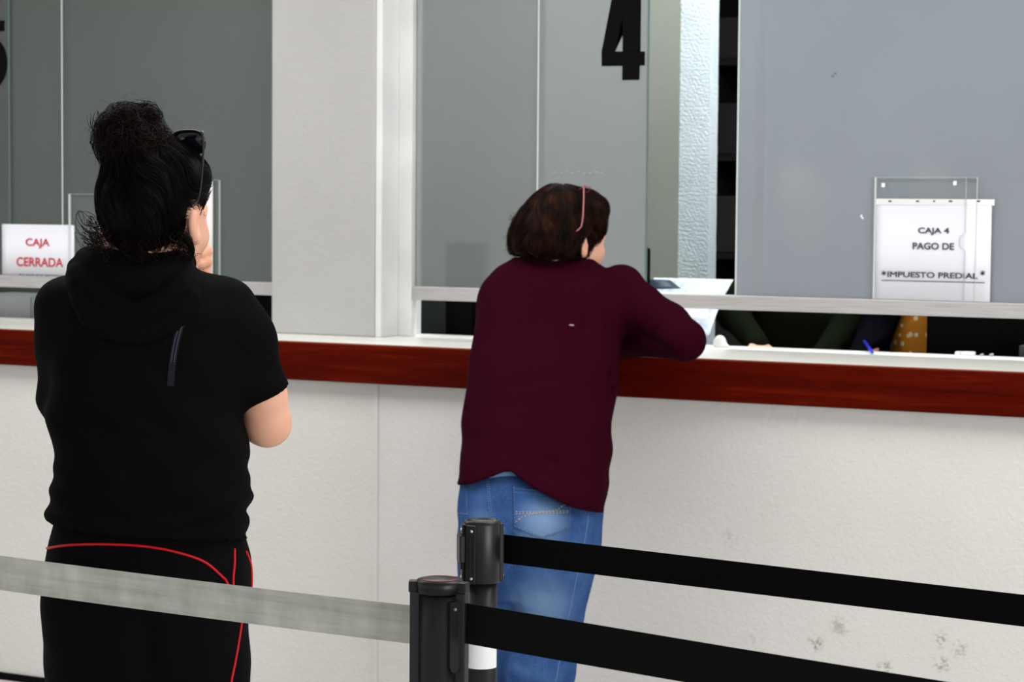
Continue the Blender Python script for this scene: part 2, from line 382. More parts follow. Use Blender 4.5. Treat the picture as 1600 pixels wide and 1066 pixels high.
def polygonize(f, lo, hi, h):
    lo = np.asarray(lo, float); hi = np.asarray(hi, float); B = 8
    n = (np.ceil((hi-lo)/h/B)*B).astype(int); N = n+1
    nb = n//B
    bc = np.stack(np.meshgrid(*[np.arange(k) for k in nb], indexing='ij'), -1).reshape(-1, 3)
    dc = f(lo+(bc+0.5)*B*h)
    F = np.empty(tuple(N), np.float32)
    sgn = np.where(dc > 0, 1.0, -1.0).astype(np.float32).reshape(tuple(nb))
    F[:-1, :-1, :-1] = np.repeat(np.repeat(np.repeat(sgn, B, 0), B, 1), B, 2)
    F[-1] = F[-2]; F[:, -1] = F[:, -2]; F[:, :, -1] = F[:, :, -2]
    near = bc[np.abs(dc) < B*h*0.87*1.6+0.012]
    g = np.stack(np.meshgrid(*[np.arange(B+1)]*3, indexing='ij'), -1).reshape(-1, 3)
    for s in range(0, len(near), 300):
        idx = (near[s:s+300, None, :]*B+g[None]).reshape(-1, 3)
        F[idx[:, 0], idx[:, 1], idx[:, 2]] = f(lo+idx*h)
    F[[0, -1]] = np.abs(F[[0, -1]])+1e-4; F[:, [0, -1]] = np.abs(F[:, [0, -1]])+1e-4; F[:, :, [0, -1]] = np.abs(F[:, :, [0, -1]])+1e-4
    I = F < 0
    c = [F[i:N[0]-1+i, j:N[1]-1+j, k:N[2]-1+k] for i in (0, 1) for j in (0, 1) for k in (0, 1)]
    cnt = sum((x < 0).astype(np.int8) for x in c); act = (cnt > 0) & (cnt < 8)
    ids = -np.ones(act.shape, np.int64); ai = np.argwhere(act); ids[act] = np.arange(len(ai))
    cv = np.stack([x[act] for x in c], 1).astype(float); off = np.array([(i, j, k) for i in (0, 1) for j in (0, 1) for k in (0, 1)], float)
    acc = np.zeros((len(ai), 3)); num = np.zeros(len(ai))
    for a in range(8):
        for b in range(a+1, 8):
            if np.abs(off[a]-off[b]).sum() != 1: continue
            m = (cv[:, a] < 0) != (cv[:, b] < 0); t = np.where(m, cv[:, a]/(cv[:, a]-cv[:, b]+1e-20), 0)
            acc += m[:, None]*(off[a]+(off[b]-off[a])*t[:, None]); num += m
    V = lo+(ai+acc/num[:, None])*h
    Q = []
    for ax in range(3):
        o1, o2 = [(1, 2), (2, 0), (0, 1)][ax]
        sl0 = [slice(None)]*3; sl1 = [slice(None)]*3; sl0[ax] = slice(0, -1); sl1[ax] = slice(1, None)
        A, Bq = I[tuple(sl0)], I[tuple(sl1)]
        e = np.argwhere(A != Bq); e = e[(e[:, o1] > 0) & (e[:, o2] > 0) & (e[:, o1] < n[o1]) & (e[:, o2] < n[o2])]
        ins = A[e[:, 0], e[:, 1], e[:, 2]]
        def cell(d1, d2):
            x = e.copy(); x[:, o1] -= d1; x[:, o2] -= d2; return ids[x[:, 0], x[:, 1], x[:, 2]]
        q = np.stack([cell(1, 1), cell(0, 1), cell(0, 0), cell(1, 0)], 1)
        q[~ins] = q[~ins][:, ::-1]; Q.append(q)
    return V, np.concatenate(Q)
def body(name, f, lo, hi, h, material, parent, base):
    V, Q = polygonize(f, lo, hi, h)
    return new(name, V, Q, material, parent, True, base)
def bvh_of(o, base):
    me = o.data; co = np.empty(len(me.vertices)*3, np.float32); me.vertices.foreach_get('co', co)
    return BVHTree.FromPolygons([tuple(p) for p in (co.reshape(-1, 3)+np.asarray(base))], [tuple(p.vertices) for p in me.polygons])
def drape(bvh, pix, lift=0.001, n=60):
    """a line drawn on cloth: points of the surface along sight lines through a smooth path"""
    out = []
    for px, py in smoothpath([(a, b, 0) for a, b in pix], n)[:, :2]:
        h = bvh.ray_cast(Vector(CAM), Vector(ray(px, py)).normalized())
        if h[0] is not None: out.append(np.array(h[0])+np.array(h[1])*lift)
    return np.array(out)
def grad(f, P, e=0.0015):
    g = np.stack([f(P+d)-f(P-d) for d in np.eye(3)*e], 1); return g/(np.linalg.norm(g, axis=1)[:, None]+1e-9)
def strands_mesh(paths, rad, taper=0.35):
    """paths (n, k, 3): thin three sided hairs as one vertex and quad array"""
    n, k, _ = paths.shape
    t = np.gradient(paths, axis=1); t /= np.linalg.norm(t, axis=2)[..., None]+1e-12
    ref = RNG.normal(size=(n, 1, 3)); a = np.cross(t, ref); a /= np.linalg.norm(a, axis=2)[..., None]+1e-12; b = np.cross(t, a)
    r = (np.asarray(rad).reshape(-1, 1)*np.linspace(1, taper, k)[None])[..., None]
    V = np.stack([paths+r*(math.cos(x)*a+math.sin(x)*b) for x in (0, 2.0944, 4.18879)], 2).reshape(-1, 3)
    i = np.arange(n)[:, None, None]*k*3+np.arange(k-1)[None, :, None]*3; j = np.arange(3)[None, None]; j2 = (j+1) % 3
    Q = np.stack([i+j, i+j2, i+3+j2, i+3+j], -1).reshape(-1, 4)
    return V, Q
def frame_of(face_dir, pitch=0.0, tilt=0.0):
    """columns right, forward, up of a head that looks along face_dir"""
    f = np.array([face_dir[0], face_dir[1], 0.0]); f /= np.linalg.norm(f); u = np.array([0, 0, 1.0]); r = np.cross(f, u)
    c, s = math.cos(pitch), math.sin(pitch); f2 = c*f-s*u; u2 = s*f+c*u
    c, s = math.cos(tilt), math.sin(tilt); r2 = c*r-s*u2; u3 = s*r+c*u2
    return np.stack([r2, f2, u3], 1)
def head_field(C, R, sc=1.0):
    """head with brow, sockets, nose, lips, jaw and ears; local right, forward, up, origin between the ears"""
    def e(c, r, k=None): return ell(c, r, k)
    rot = lambda a: np.array([[1, 0, 0], [0, math.cos(a), -math.sin(a)], [0, math.sin(a), math.cos(a)]])
    base = union([e((0, -.014, .037), (.075, .093, .086)), e((0, .028, -.012), (.063, .07, .085)), e((0, .048, -.082), (.04, .042, .032)),
                  e((.033, .066, -.018), (.028, .026, .024)), e((-.033, .066, -.018), (.028, .026, .024)),
                  e((0, .083, .03), (.05, .016, .012)), e((0, .082, -.062), (.032, .018, .024))], .03)
    nose = union([cone((0, .096, .012), (0, .117, -.026), .007, .0105), cone((-.012, .103, -.031), (.012, .103, -.031), .008, .008)], .012)
    lips = union([e((0, .0985, -.0545), (.023, .008, .0055)), e((0, .097, -.0655), (.02, .0085, .0065))], .004)
    sock = [e((s*.031, .099, .012), (.02, .014, .011)) for s in (1, -1)]
    eye = [e((s*.031, .081, .011), (.0125, .0125, .0115)) for s in (1, -1)]
    def ear(s):
        o = ell((s*.0785, -.012, -.004), (.0085, .017, .027), rot(.22)); lobe = ell((s*.076, -.004, -.026), (.0065, .008, .009))
        con = ell((s*.088, -.006, -.003), (.0085, .011, .017), rot(.22)); can = ell((s*.09, -.014, .010), (.006, .011, .012), rot(.22))
        return lambda P: smax(smax(smin(o(P), lobe(P), .008), -con(P), .005), -can(P), .004)
    ears = [ear(1), ear(-1)]
    def f(P):
        q = (P-C)@R/sc
        d = base(q); d = smin(d, nose(q), .014)
        for s in sock: d = smax(d, -s(q), .012)
        for y in eye: d = smin(d, y(q), .003)
        d = smin(d, lips(q), .006)
        for r in ears: d = smin(d, r(q), .006)
        return d*sc
    return f
def HP(C, R, p, sc=1.0): return np.asarray(C)+np.asarray(R)@(np.asarray(p, float)*sc)
# ------------------------------------------------------------------ the setting
struct(boxo('floor', -9, 8.5, -9, 0.03, -0.1, 0.0, M['floor']))
struct(boxo('floor_office', -4.2, 4.6, 0.5, 3.4, -0.1, 0.0, M['floor']))
LOWY = 0.028
marks = [(*at_y(1274, 1006, LOWY), 0.026, 0.75), (*at_y(1312, 978, LOWY), 0.034, 0.4), (*at_y(1382, 1043, LOWY), 0.026, 0.6),
         (*at_y(1470, 1000, LOWY), 0.028, 0.5), (*at_y(1472, 1038, LOWY), 0.028, 0.6), (*at_y(1140, 842, LOWY), 0.03, 0.18),
         (*at_y(1500, 1015, LOWY), 0.03, 0.35), (*at_y(1180, 1000, LOWY), 0.05, 0.15)]
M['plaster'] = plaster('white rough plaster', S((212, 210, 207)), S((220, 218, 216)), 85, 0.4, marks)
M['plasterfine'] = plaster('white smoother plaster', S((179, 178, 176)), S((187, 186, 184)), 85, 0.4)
struct(boxo('wall_front', -7.5, 4.6, LOWY, 0.5, 0.0, 0.992, M['plaster']))
jx = at_y(587, 830, LOWY)[0]
struct(boxo('trim_1', jx-0.0085, jx+0.0085, LOWY-0.004, LOWY+0.01, 0.0, 0.99, M['plaster'], None, 0.003))
struct(boxo('baseboard_front', -7.5, 4.6, LOWY-0.012, LOWY, 0.0, 0.022, M['black'], None, 0.002))
PX0, PX1 = -0.999, -0.612
def rough_pier(name, x0, x1, y0, y1, z0, z1, material):
    bm = bmesh.new(); box(bm, x0, x1, y0, y1, z0, z1, 0.006, 3); return struct(from_bm(name, bm, material))
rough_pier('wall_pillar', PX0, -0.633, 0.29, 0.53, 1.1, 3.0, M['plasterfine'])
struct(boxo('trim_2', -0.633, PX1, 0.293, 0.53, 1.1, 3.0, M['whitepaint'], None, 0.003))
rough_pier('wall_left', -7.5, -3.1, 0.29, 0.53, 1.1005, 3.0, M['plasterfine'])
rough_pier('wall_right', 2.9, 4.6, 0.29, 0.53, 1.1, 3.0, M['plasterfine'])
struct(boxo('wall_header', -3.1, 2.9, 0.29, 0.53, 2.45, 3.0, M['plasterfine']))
struct(boxo('ceiling', -9, 8.5, -9, 3.5, 3.0, 3.1, M['ceiling']))
struct(boxo('wall_office_back', -4.2, -0.45, 2.3, 2.42, 0, 3.0, M['officewall']))
struct(boxo('wall_office_rear', -0.45, 4.6, 3.3, 3.42, 0, 3.0, M['officewall']))
struct(boxo('wall_office_left', -4.3, -4.2, 0.5, 3.42, 0, 3.0, M['officewall']))
struct(boxo('wall_office_right', 4.6, 4.7, 0.03, 3.42, 0, 3.0, M['officewall']))
# rough stucco column inside the office
bm = bmesh.new(); cx0, cx1 = at_y(1060.5, 300, 1.2)[0], at_y(1108, 300, 1.2)[0]
nz = 520; nu = 34; ring = []; wd = cx1-cx0
ph = RNG.uniform(0, 6.28, 40); fz = RNG.normal(size=40)*520; fu = RNG.normal(size=40)*520
def rough_at(u, z): return float(np.sin(fz*z+fu*u+ph).sum())/40*0.0045
for i in range(nz+1):
    z = 1.0+1.3*i/nz; row = []
    for k in range(nu+1):
        u = wd*k/nu; row.append(bm.verts.new((cx0+u+rough_at(u+3, z)*(1.0 if k in (0, nu) else 0.3), 1.2+rough_at(u, z), z)))
    for k in range(1, 7): row.append(bm.verts.new((cx1+0.001+rough_at(k*.02+9, z)*0.6, 1.2+0.010*k, z)))
    row.append(bm.verts.new((cx0, 1.26, z))); ring.append(row)
for row, z in ((ring[0], 0.0), (ring[-1], 3.0)):
    pass
for a, b in zip(ring, ring[1:]):
    n_ = len(a)
    for k in range(n_): bm.faces.new((a[k], a[(k+1) % n_], b[(k+1) % n_], b[k]))
box(bm, cx0+0.004, cx1-0.004, 1.21, 1.255, 0.0, 1.01); box(bm, cx0+0.004, cx1-0.004, 1.21, 1.255, 2.29, 3.0)
struct(from_bm('wall_column', bm, M['column']))
# counter: laminate worktop and mahogany front board
counter = empty('counter', (0.4, 0.25, 0.99), 'long counter with cream worktop and dark mahogany front edge along the white wall', 'counter')
cb = (0.4, 0.25, 0.99)
boxo('worktop', -7.5, 4.6, 0.012, 0.535, 1.07, 1.1, M['counter'], counter, 0.002, cb)
bm = bmesh.new(); box(bm, -7.9, 4.2, -0.262, -0.238, 0.0, 0.1075, 0.004, 3)
from_bm('front_board', bm, M['wood'], counter)
boxo('edge_strip', -7.5, 4.6, 0.0005, 0.0125, 1.0945, 1.0998, M['woodedge'], counter, 0.001, cb)
# windows -------------------------------------------------------------
FY = 0.39
def window(name, x0, x1, label):
    w = bpy.data.objects.new(name, None); COL.objects.link(w); w.location = ((x0+x1)/2, FY, 1.1); struct(w, label)
    b = ((x0+x1)/2, FY, 1.1)
    bm = bmesh.new()
    box(bm, x0-b[0], x0+0.046-b[0], 0, 0.034, 0, 1.35, 0.003); box(bm, x1-0.046-b[0], x1-b[0], 0, 0.034, 0, 1.35, 0.003)
    box(bm, x0+0.046-b[0], x1-0.046-b[0], 0, 0.034, 1.305, 1.35, 0.003); from_bm('frame', bm, M['whitepaint'], w)
    boxo('sill_rail', x0+0.046, x1-0.046, FY+0.0005, FY+0.036, 1.2095, 1.2495, M['alu'], w, 0.0025, b)
    return w, b
def pane(w, b, x0, x1, y, film, edge0=None, edge1=None, top=2.41):
    o = boxo('sliding_pane', x0, x1, y, y+0.005, 1.2495, top, film, w, 0, b)
    for x, e in ((x0, edge0), (x1, edge1)):
        if e: boxo('glass_edge', x-0.0022, x+0.0022, y-0.001, y+0.006, 1.2505, top-0.001, M[e], o, 0.0005, b)
    return o
win2, b2 = window('window_2', -0.6125, 2.9, 'right service window of frosted sliding glass with number 4')
pa_x1 = at_y(850, 200, 0.412)[0]; pb0, pb1 = at_y(841, 140, 0.402)[0], at_y(1011, 220, 0.402)[0]
pane(win2, b2, -0.566, pa_x1, 0.412, M['frost_dark'])
pb = pane(win2, b2, pb0, pb1, 0.402, M['frost_mid'], 'glasslit', 'glassedge')
pc0 = at_y(1152.5, 230, 0.402)[0]; pd0 = at_y(1197, 230, 0.412)[0]
pc = pane(win2, b2, pc0, 1.75, 0.402, M['frost_right'], 'glasslit')
pane(win2, b2, pd0, 2.85, 0.412, M['frost_right'], 'glasslit')
win1, b1 = window('window_1', -3.1, PX0+0.001, 'left service window of frosted sliding glass with number 5')
pe1 = at_y(14.5, 220, 0.402)[0]; pf0 = at_y(97, 150, 0.402)[0]
pe = pane(win1, b1, -3.05, pe1, 0.402, M['frost_left'], None, 'glassedge')
pane(win1, b1, at_y(-70, 220, 0.412)[0], at_y(112, 220, 0.412)[0], 0.412, M['frost_left'])
pane(win1, b1, pf0, -1.046, 0.402, M['frost_left'], 'glasslit')
def decal(name, polys, y, material, parent, b):
    bm = bmesh.new()
    for poly in polys:
        ar = sum(x0*y1-x1*y0 for (x0, y0), (x1, y1) in zip(poly, poly[1:]+poly[:1]))
        poly = poly if ar < 0 else poly[::-1]
        prism(bm, [(at_y(x, z, y)[0]-b[0], at_y(x, z, y)[2]-b[2]) for x, z in poly], y-b[1]-0.0006, y-b[1]-0.0001)
    bmesh.ops.triangulate(bm, faces=[f for f in bm.faces if len(f.verts) > 4])
    return from_bm(name, bm, material, parent)
four = [[(957, -8), (1002, -8), (1001, 81), (972.5, 81), (973, 25), (961, 81), (972.5, 81.2), (972.5, 103), (940, 103.5), (940, 80)],
        [(972.4, 81), (1008, 80.5), (1007.5, 102), (999.8, 102.3), (999.2, 125), (972, 125.5)]]
four = [[(957, -8), (1002, -8), (1002, -7), (973.2, 26), (961, 81), (940, 80.5)],
        [(973, 26), (1002, -7.2), (1001, 81), (972.8, 81)], [(940, 80.4), (1008, 80.4), (1007.5, 102.5), (940, 103.6)], [(972.4, 102.6), (1000, 102.3), (999.2, 125), (972, 125.5)]]
decal('number_four', four, 0.402, M['black'], pb, b2)
bowl_o = [(-20+32*math.cos(a), 99+44*math.sin(a)) for a in np.linspace(-2.2, 2.4, 30)]
bowl_i = [(-20+13*math.cos(a), 99+26*math.sin(a)) for a in np.linspace(2.4, -2.2, 30)]
segs = [[bowl_o[i], bowl_o[i+1], bowl_i[28-i], bowl_i[29-i]] for i in range(29)]
decal('number_five', [[(-50, 32), (7.5, 32), (7, 49), (-50, 49)], [(-52, 32), (-33, 32), (-36, 92), (-55, 92)]]+segs, 0.402, M['black'], pe, b1)
# small blemishes on the right pane
bm = bmesh.new()
for (px, py, w, h) in ((1301, 119, 6, 5), (1305, 115, 6, 5)):
    c = at_y(px, py, 0.4015); a = w/600
    prism(bm, [(c[0]-b2[0]+a*0.5*math.cos(t), c[2]-b2[2]+h/1200*math.sin(t)) for t in np.linspace(0, 6.28, 12)[:-1]], c[1]-b2[1]-0.0003, c[1]-b2[1])
from_bm('smudge', bm, mat('grey smudge', S((118, 122, 124)), 0.8), pc)
bm = bmesh.new()
for (px, py, w, h) in ((1346, 338, 3.5, 6), (1348, 341, 3, 4)):
    c = at_y(px, py, 0.4015); a = w/1200
    prism(bm, [(c[0]-b2[0]+a*math.cos(t), c[2]-b2[2]+h/1200*math.sin(t)) for t in np.linspace(0, 6.28, 9)[:-1]], c[1]-b2[1]-0.0003, c[1]-b2[1])
from_bm('tape_scrap', bm, M['paper2'], pc)
bm = bmesh.new()
for k in range(9):
    px = 868+k*9+RNG.uniform(-2, 2); c = at_y(px, 269+RNG.uniform(-1.5, 1.5), 0.4015); a = RNG.uniform(3, 6)/1200
    prism(bm, [(c[0]-b2[0]+a*1.6*math.cos(t), c[2]-b2[2]+0.0016*math.sin(t)) for t in np.linspace(0, 6.28, 9)[:-1]], c[1]-b2[1]-0.0003, c[1]-b2[1])
from_bm('scuff', bm, mat('scuffed film', S((150, 154, 152)), 0.8), pb)
# notices and acrylic holders -------------------------------------------
def rect(px0, py0, px1, py1, y):
    a, b = at_y(px0, py0, y), at_y(px1, py1, y); return a[0], b[0], b[2], a[2]
def holder(name, px0, py0, px1, py1, y, label, extra=None, notch=None, z0=1.2505):
    x0, x1, _, z1 = rect(px0, py0, px1, py1, y)
    b = ((x0+x1)/2, y, z0); h = empty(name, b, label, 'sign holder')
    boxo('back_sheet', x0, x1, y+0.0035, y+0.0055, z0, z1, M['acrylic'], h, 0, b)
    bm = bmesh.new()
    for xa, xb, za, zb in ((x0, x0+0.0045, z0, z1), (x1-0.0012, x1, z0, z1), (x0, x1, z1-0.0008, z1)):
        box(bm, xa-b[0], xb-b[0], -0.0022, 0.0056, za-b[2], zb-b[2], 0.0004)
    from_bm('polished_edge', bm, M['acrylicedge'], h)
    return h, b, x0, x1, z1
hr, hb_, hx0, hx1, hz1 = holder('acrylic_sign_holder', 1367, 277, 1523.5, 472, 0.3925, 'clear acrylic sign holder on the window rail holding the notice for tax payment')
fx1 = at_y(1508, 380, 0.39)[0]; nzc = at_y(1508, 378, 0.39)[2]
bm = bmesh.new(); z0 = 1.2505
fp = [(hx0, z0), (fx1, z0), (fx1, nzc-0.022)]+[(fx1-0.0155*math.cos(t), nzc+0.022*math.sin(t)) for t in np.linspace(-1.5, 1.5, 14)]+[(fx1, nzc+0.022), (fx1, hz1), (hx0, hz1)]
prism(bm, [(x-hb_[0], z-hb_[2]) for x, z in fp], -0.0035, -0.0023); bmesh.ops.triangulate(bm, faces=[f for f in bm.faces if len(f.verts) > 4])
from_bm('front_sheet', bm, M['acrylic'], hr)
bm = bmesh.new(); ep = fp[1:-1]
for (xa, za), (xb, zb) in zip(ep, ep[1:]):
    q = [(xa-0.0007-hb_[0], za-hb_[2]), (xb-0.0007-hb_[0], zb-hb_[2]), (xb+0.0007-hb_[0], zb-hb_[2]), (xa+0.0007-hb_[0], za-hb_[2])]
    if abs(zb-za) > 1e-5: prism(bm, q, -0.0038, -0.0022)
from_bm('pocket_edge', bm, mat('grey acrylic edge', S((176, 180, 190)), 0.3), hr)  # greyer line along the cut edge of the front sheet
for px, py in ((1380, 289), (1492, 286)):
    c = at_y(px, py, 0.3885); boxo('tape_square', c[0]-0.0045, c[0]+0.0045, 0.3886, 0.3889, c[2]-0.006, c[2]+0.005, M['white'], hr, 0, hb_)
# the notice in the right hand holder
ny = 0.3935
def sheet(px0, py0, px1, y, z0, material, parent, b, bow=0.0012, name='sheet'):
    x0, x1 = at_y(px0, py0, y)[0], at_y(px1, py0, y)[0]; z1 = at_y((px0+px1)/2, py0, y)[2]
    V, F = [], []; n = 14
    for s in (0, 1):
        for j in (0, 1):
            for i in range(n+1):
                t = i/n; V.append((x0+(x1-x0)*t, y+0.0004*s+bow*math.sin(t*6.0)*0.5, z0 if j == 0 else z1))
    g = lambda s, j, i: (s*2+j)*(n+1)+i
    for i in range(n):
        F += [(g(0, 0, i), g(0, 0, i+1), g(0, 1, i+1), g(0, 1, i)), (g(1, 1, i), g(1, 1, i+1), g(1, 0, i+1), g(1, 0, i))]
        F += [(g(0, 1, i), g(0, 1, i+1), g(1, 1, i+1), g(1, 1, i)), (g(1, 0, i), g(1, 0, i+1), g(0, 0, i+1), g(0, 0, i))]
    F += [(g(0, 0, 0), g(0, 1, 0), g(1, 1, 0), g(1, 0, 0)), (g(1, 0, n), g(1, 1, n), g(0, 1, n), g(0, 0, n))]
    return new(name, V, F, material, parent, True, b)
nb = (*at_y(1459, 472, ny)[:2], 1.2506)
notice = empty('paper_notice', nb, 'white paper notice in large grey capitals about property tax at window 4', 'notice')
sheet(1369, 312, 1550, ny, 1.2506, M['paper'], notice, nb, 0.0008)
x0, x1, _, z1 = rect(1368, 310.5, 1554, 312, ny); zl = at_y(1460, 320.5, ny)[2]
boxo('binding_strip', x0, x1, ny-0.0014, ny+0.0012, zl, z1, M['paper2'], notice, 0.0006, nb)
for px, w in ((1391, 5), (1434, 5), (1460, 3.4), (1485.5, 5.5), (1529, 5)):
    bm = bmesh.new(); c = at_y(px, 314.5, ny); box(bm, c[0]-w/1150-nb[0], c[0]+w/1150-nb[0], -0.0019, -0.0014, c[2]-0.0021-nb[2], c[2]+0.0021-nb[2])
    from_bm('punch_hole', bm, M['ink'], notice)
def line_of(s, px0, px1, py0, py1, y, material, parent, b, bold=0.0, name='lettering'):
    a, c = at_y(px0, py0, y), at_y(px1, py1, y); m = at_y((px0+px1)/2, (py0+py1)/2, y)
    return text(name, s, material, c[0]-a[0], abs(a[2]-c[2]), (m[0], y, m[2]), parent, b, bold)
ty = ny-0.0021
line_of('CAJA 4', 1434.5, 1482.8, 355.3, 367.8, ty, M['ink'], notice, nb, 0.024)
line_of('PAGO DE', 1426, 1490.5, 378.8, 390.8, ty, M['ink'], notice, nb, 0.024)
line_of('IMPUESTO PREDIAL', 1386, 1527, 424, 436.2, ty, M['ink'], notice, nb, 0.022)
for px in (1381, 1535.5):
    c = at_y(px, 427, ty); bm = bmesh.new()
    for a in (0, 60, 120):
        ca, sa = math.cos(math.radians(a+90)), math.sin(math.radians(a+90)); L, h = 0.0062, 0.0012
        prism(bm, [(c[0]-nb[0]+ca*u-sa*w, c[2]-nb[2]+sa*u+ca*w) for u, w in ((-L, -h), (L, -h), (L, h), (-L, h))], c[1]-nb[1]-0.0001-0.00002*a, c[1]-nb[1]+0.0001)
    from_bm('asterisk', bm, M['ink'], notice)
a, c = at_y(1377.5, 438.2, ty), at_y(1538.5, 438.8, ty)
boxo('underline', a[0], c[0], ty-0.0001, ty+0.0001, a[2]-0.001, a[2]+0.0012, M['ink'], notice, 0, nb)
# left window: closed notice, two holders, blank card
hl, *_r = holder('acrylic_sign_holder', 107.5, 303, 222, 440, 0.3925, 'clear acrylic sign holder left of the black haired woman, beside the red lettered notice')
hm, *_r = holder('acrylic_sign_holder', 228, 281, 343, 440, 0.3925, 'clear acrylic sign holder just right of the black haired woman\'s face')
nb2 = (*at_y(60, 437, 0.397)[:2], 1.2506)
notice2 = empty('paper_notice', nb2, 'white paper notice with red capitals at the closed left window', 'notice')
sheet(3, 351, 116, 0.397, 1.2506, M['paper'], notice2, nb2, 0.001)
ty = 0.3955
line_of('CAJA', 40, 77.5, 372.3, 388.6, ty, M['redink'], notice2, nb2, 0.02)
line_of('CERRADA', 25.5, 98.5, 401.8, 418, ty, M['redink'], notice2, nb2, 0.02)
line_of('PAGO DE PREDIAL', 29.5, 104, 428.2, 435.6, ty, M['greyink'], notice2, nb2, 0.02)
nb3 = (*at_y(285, 437, ny)[:2], 1.2506)
card = tag(sheet(236, 281, 332.5, ny, 1.2506, M['paper2'], None, None, 0.0006, 'blank_card'), 'tall blank white card standing behind the black haired woman\'s face', 'card')
# things behind the windows ---------------------------------------------
def block(name, px0, py0, px1, y0, depth, z0, material, label, cat, bev=0.004, parent=None):
    a, c = at_y(px0, py0, y0), at_y(px1, py0, y0); z1 = (a[2]+c[2])/2
    o = boxo(name, a[0], c[0], y0, y0+depth, z0, z1, material, parent, bev)
    return o if label is None else tag(o, label, cat)
def desk(name, x0, x1, label):
    t = empty(name, ((x0+x1)/2, 0.95, 0), label, 'desk'); b = ((x0+x1)/2, 0.95, 0)
    boxo('desk_top', x0, x1, 0.56, 0.86, 0.975, 1.0, M['darkgrey'], t, 0.003, b)
    for x in (x0+0.03, x1-0.03): boxo('side_panel', x-0.015, x+0.015, 0.58, 0.85, 0, 0.975, M['darkgrey'], t, 0.002, b)
    return t
def monitor(name, c, w, h, yaw, material, label, depth=0.03):
    t = empty(name, c, label, 'computer monitor'); t.rotation_euler = (0, 0, yaw)
    bm = bmesh.new(); box(bm, -w/2, w/2, -depth/2, depth/2, 0.05, 0.05+h, 0.006); from_bm('casing', bm, material, t)
    bm = bmesh.new(); box(bm, -w/2+0.015, w/2-0.015, depth/2, depth/2+0.001, 0.065, 0.035+h); from_bm('screen', bm, mat('dark screen', (0.01, 0.011, 0.013), 0.15), t)
    bm = bmesh.new(); box(bm, -0.03, 0.03, -0.02-depth/2, -depth/2, 0.01, 0.2, 0.004); box(bm, -0.08, 0.08, -0.09, 0.07, 0, 0.012, 0.004); from_bm('stand', bm, material, t)
    return t
desk('office_desk', -3.0, -0.72, 'dark desk behind the left window under the pale tray')
desk('office_desk', -0.55, 2.8, 'dark desk behind the right window where the clerks sit')
DT = 1.0
# left window, under the rail
block('paper_tray', -60, 462, 47, 0.60, 0.26, DT, mat('pale grey tray', S((196, 198, 198)), 0.6), 'pale grey box under the rail at the far left of the left window', 'tray')
block('file_folder', 49, 462, 60, 0.60, 0.25, DT, mat('pale blue folder', S((176, 184, 196)), 0.6), 'pale blue upright folder beside the pale grey box at the left window', 'folder', 0.001)
block('office_printer', 345, 458, 440, 0.62, 0.36, DT, M['black'], 'black machine seen under the rail left of the white pillar', 'printer')
# right window, left bay under the rail
block('partition_panel', 655, 452, 700, 0.66, 0.02, DT, M['darkgrey'], 'dark grey panel under the rail just right of the white pillar', 'panel', 0.002)
cp = [at_y(699.5, 452, 0.645), at_y(699, 480, 0.645), at_y(700.5, 500, 0.645), at_y(698.5, 522, 0.645)]
cp.append(np.array([cp[-1][0], cp[-1][1], DT+0.002]))
V, F = tube(smoothpath(cp, 24), 0.0035, 8); tag(new('cable', V, F, M['beige'], None, True), 'thin beige cable hanging beside the dark grey panel', 'cable')
block('computer_tower', 703, 462, 800, 0.74, 0.3, DT, M['black'], 'black computer case under the rail behind the woman in maroon', 'computer', 0.004)
mm = at_y(1012.5, 400, 0.74); mm = at_y(1013, 400, 0.70); t = monitor('computer_monitor', (mm[0], 0.70, DT), 0.12, 0.32, math.radians(114), M['black'], 'black monitor edge just left of the white stucco column', 0.012)
mb = at_y(1560, 540, 0.66)
t = empty('computer_monitor', (mb[0], 0.74, DT), 'large black monitor back under the rail at the right end of the counter', 'computer monitor')
x0 = at_y(1447, 520, 0.66)[0]-mb[0]
bm = bmesh.new(); box(bm, x0, 0.34, -0.08, -0.03, 0.075, 0.40, 0.006); from_bm('casing', bm, M['matteblack'], t)
bm = bmesh.new(); box(bm, x0+0.02, 0.32, -0.03, -0.028, 0.09, 0.345); from_bm('screen', bm, mat('dark display', (0.01, 0.011, 0.013), 0.15), t)
bm = bmesh.new(); box(bm, 0.02, 0.2, -0.1, 0.06, 0.0, 0.012, 0.003); box(bm, 0.08, 0.14, -0.03, 0.0, 0.012, 0.2, 0.003); from_bm('stand', bm, M['blackplastic'], t)
bm = bmesh.new()
for i in range(3):
    for j in range(3): box(bm, 0.02+x0+0.06+i*0.009, 0.02+x0+0.066+i*0.009, -0.081, -0.08, 0.20+j*0.009, 0.206+j*0.009)
from_bm('vent', bm, M['black'], t)
block('power_adapter', 1592, 541, 1640, 0.56, 0.08, DT, M['darkgrey'], 'dark grey adapter at the right end behind the counter', 'adapter', 0.003)
bm = bmesh.new(); a = at_z(1514, 557, 1.1)
for px0, px1, h in ((1494, 1502, 0.010), (1504, 1523, 0.0105)):
    p, q = at_y(px0, 556, 0.52), at_y(px1, 556, 0.52); box(bm, p[0], q[0], 0.505, 0.53, 1.1, 1.1+h, 0.002)
tag(from_bm('plug', bm, M['white']), 'small white plug on the counter before the large black monitor', 'plug')
for px, s in ((1534, 0.004), (1549, 0.005)):
    p = at_y(px, 556, 0.52); V, F = tube([(p[0], 0.512, 1.1+s*0.8), (p[0]+0.001, 0.522, 1.1+s*0.8), (p[0], 0.53, 1.1+s*0.8)], s*0.8, 8)
    tag(new('plastic_bit', V, F, mat('grey white cap', S((176, 178, 184)), 0.4), None, True), 'tiny pale plastic bit on the counter right of the white plug' if px < 1540 else 'tiny pale plastic bit on the counter, rightmost of the white bits', 'plastic bit')
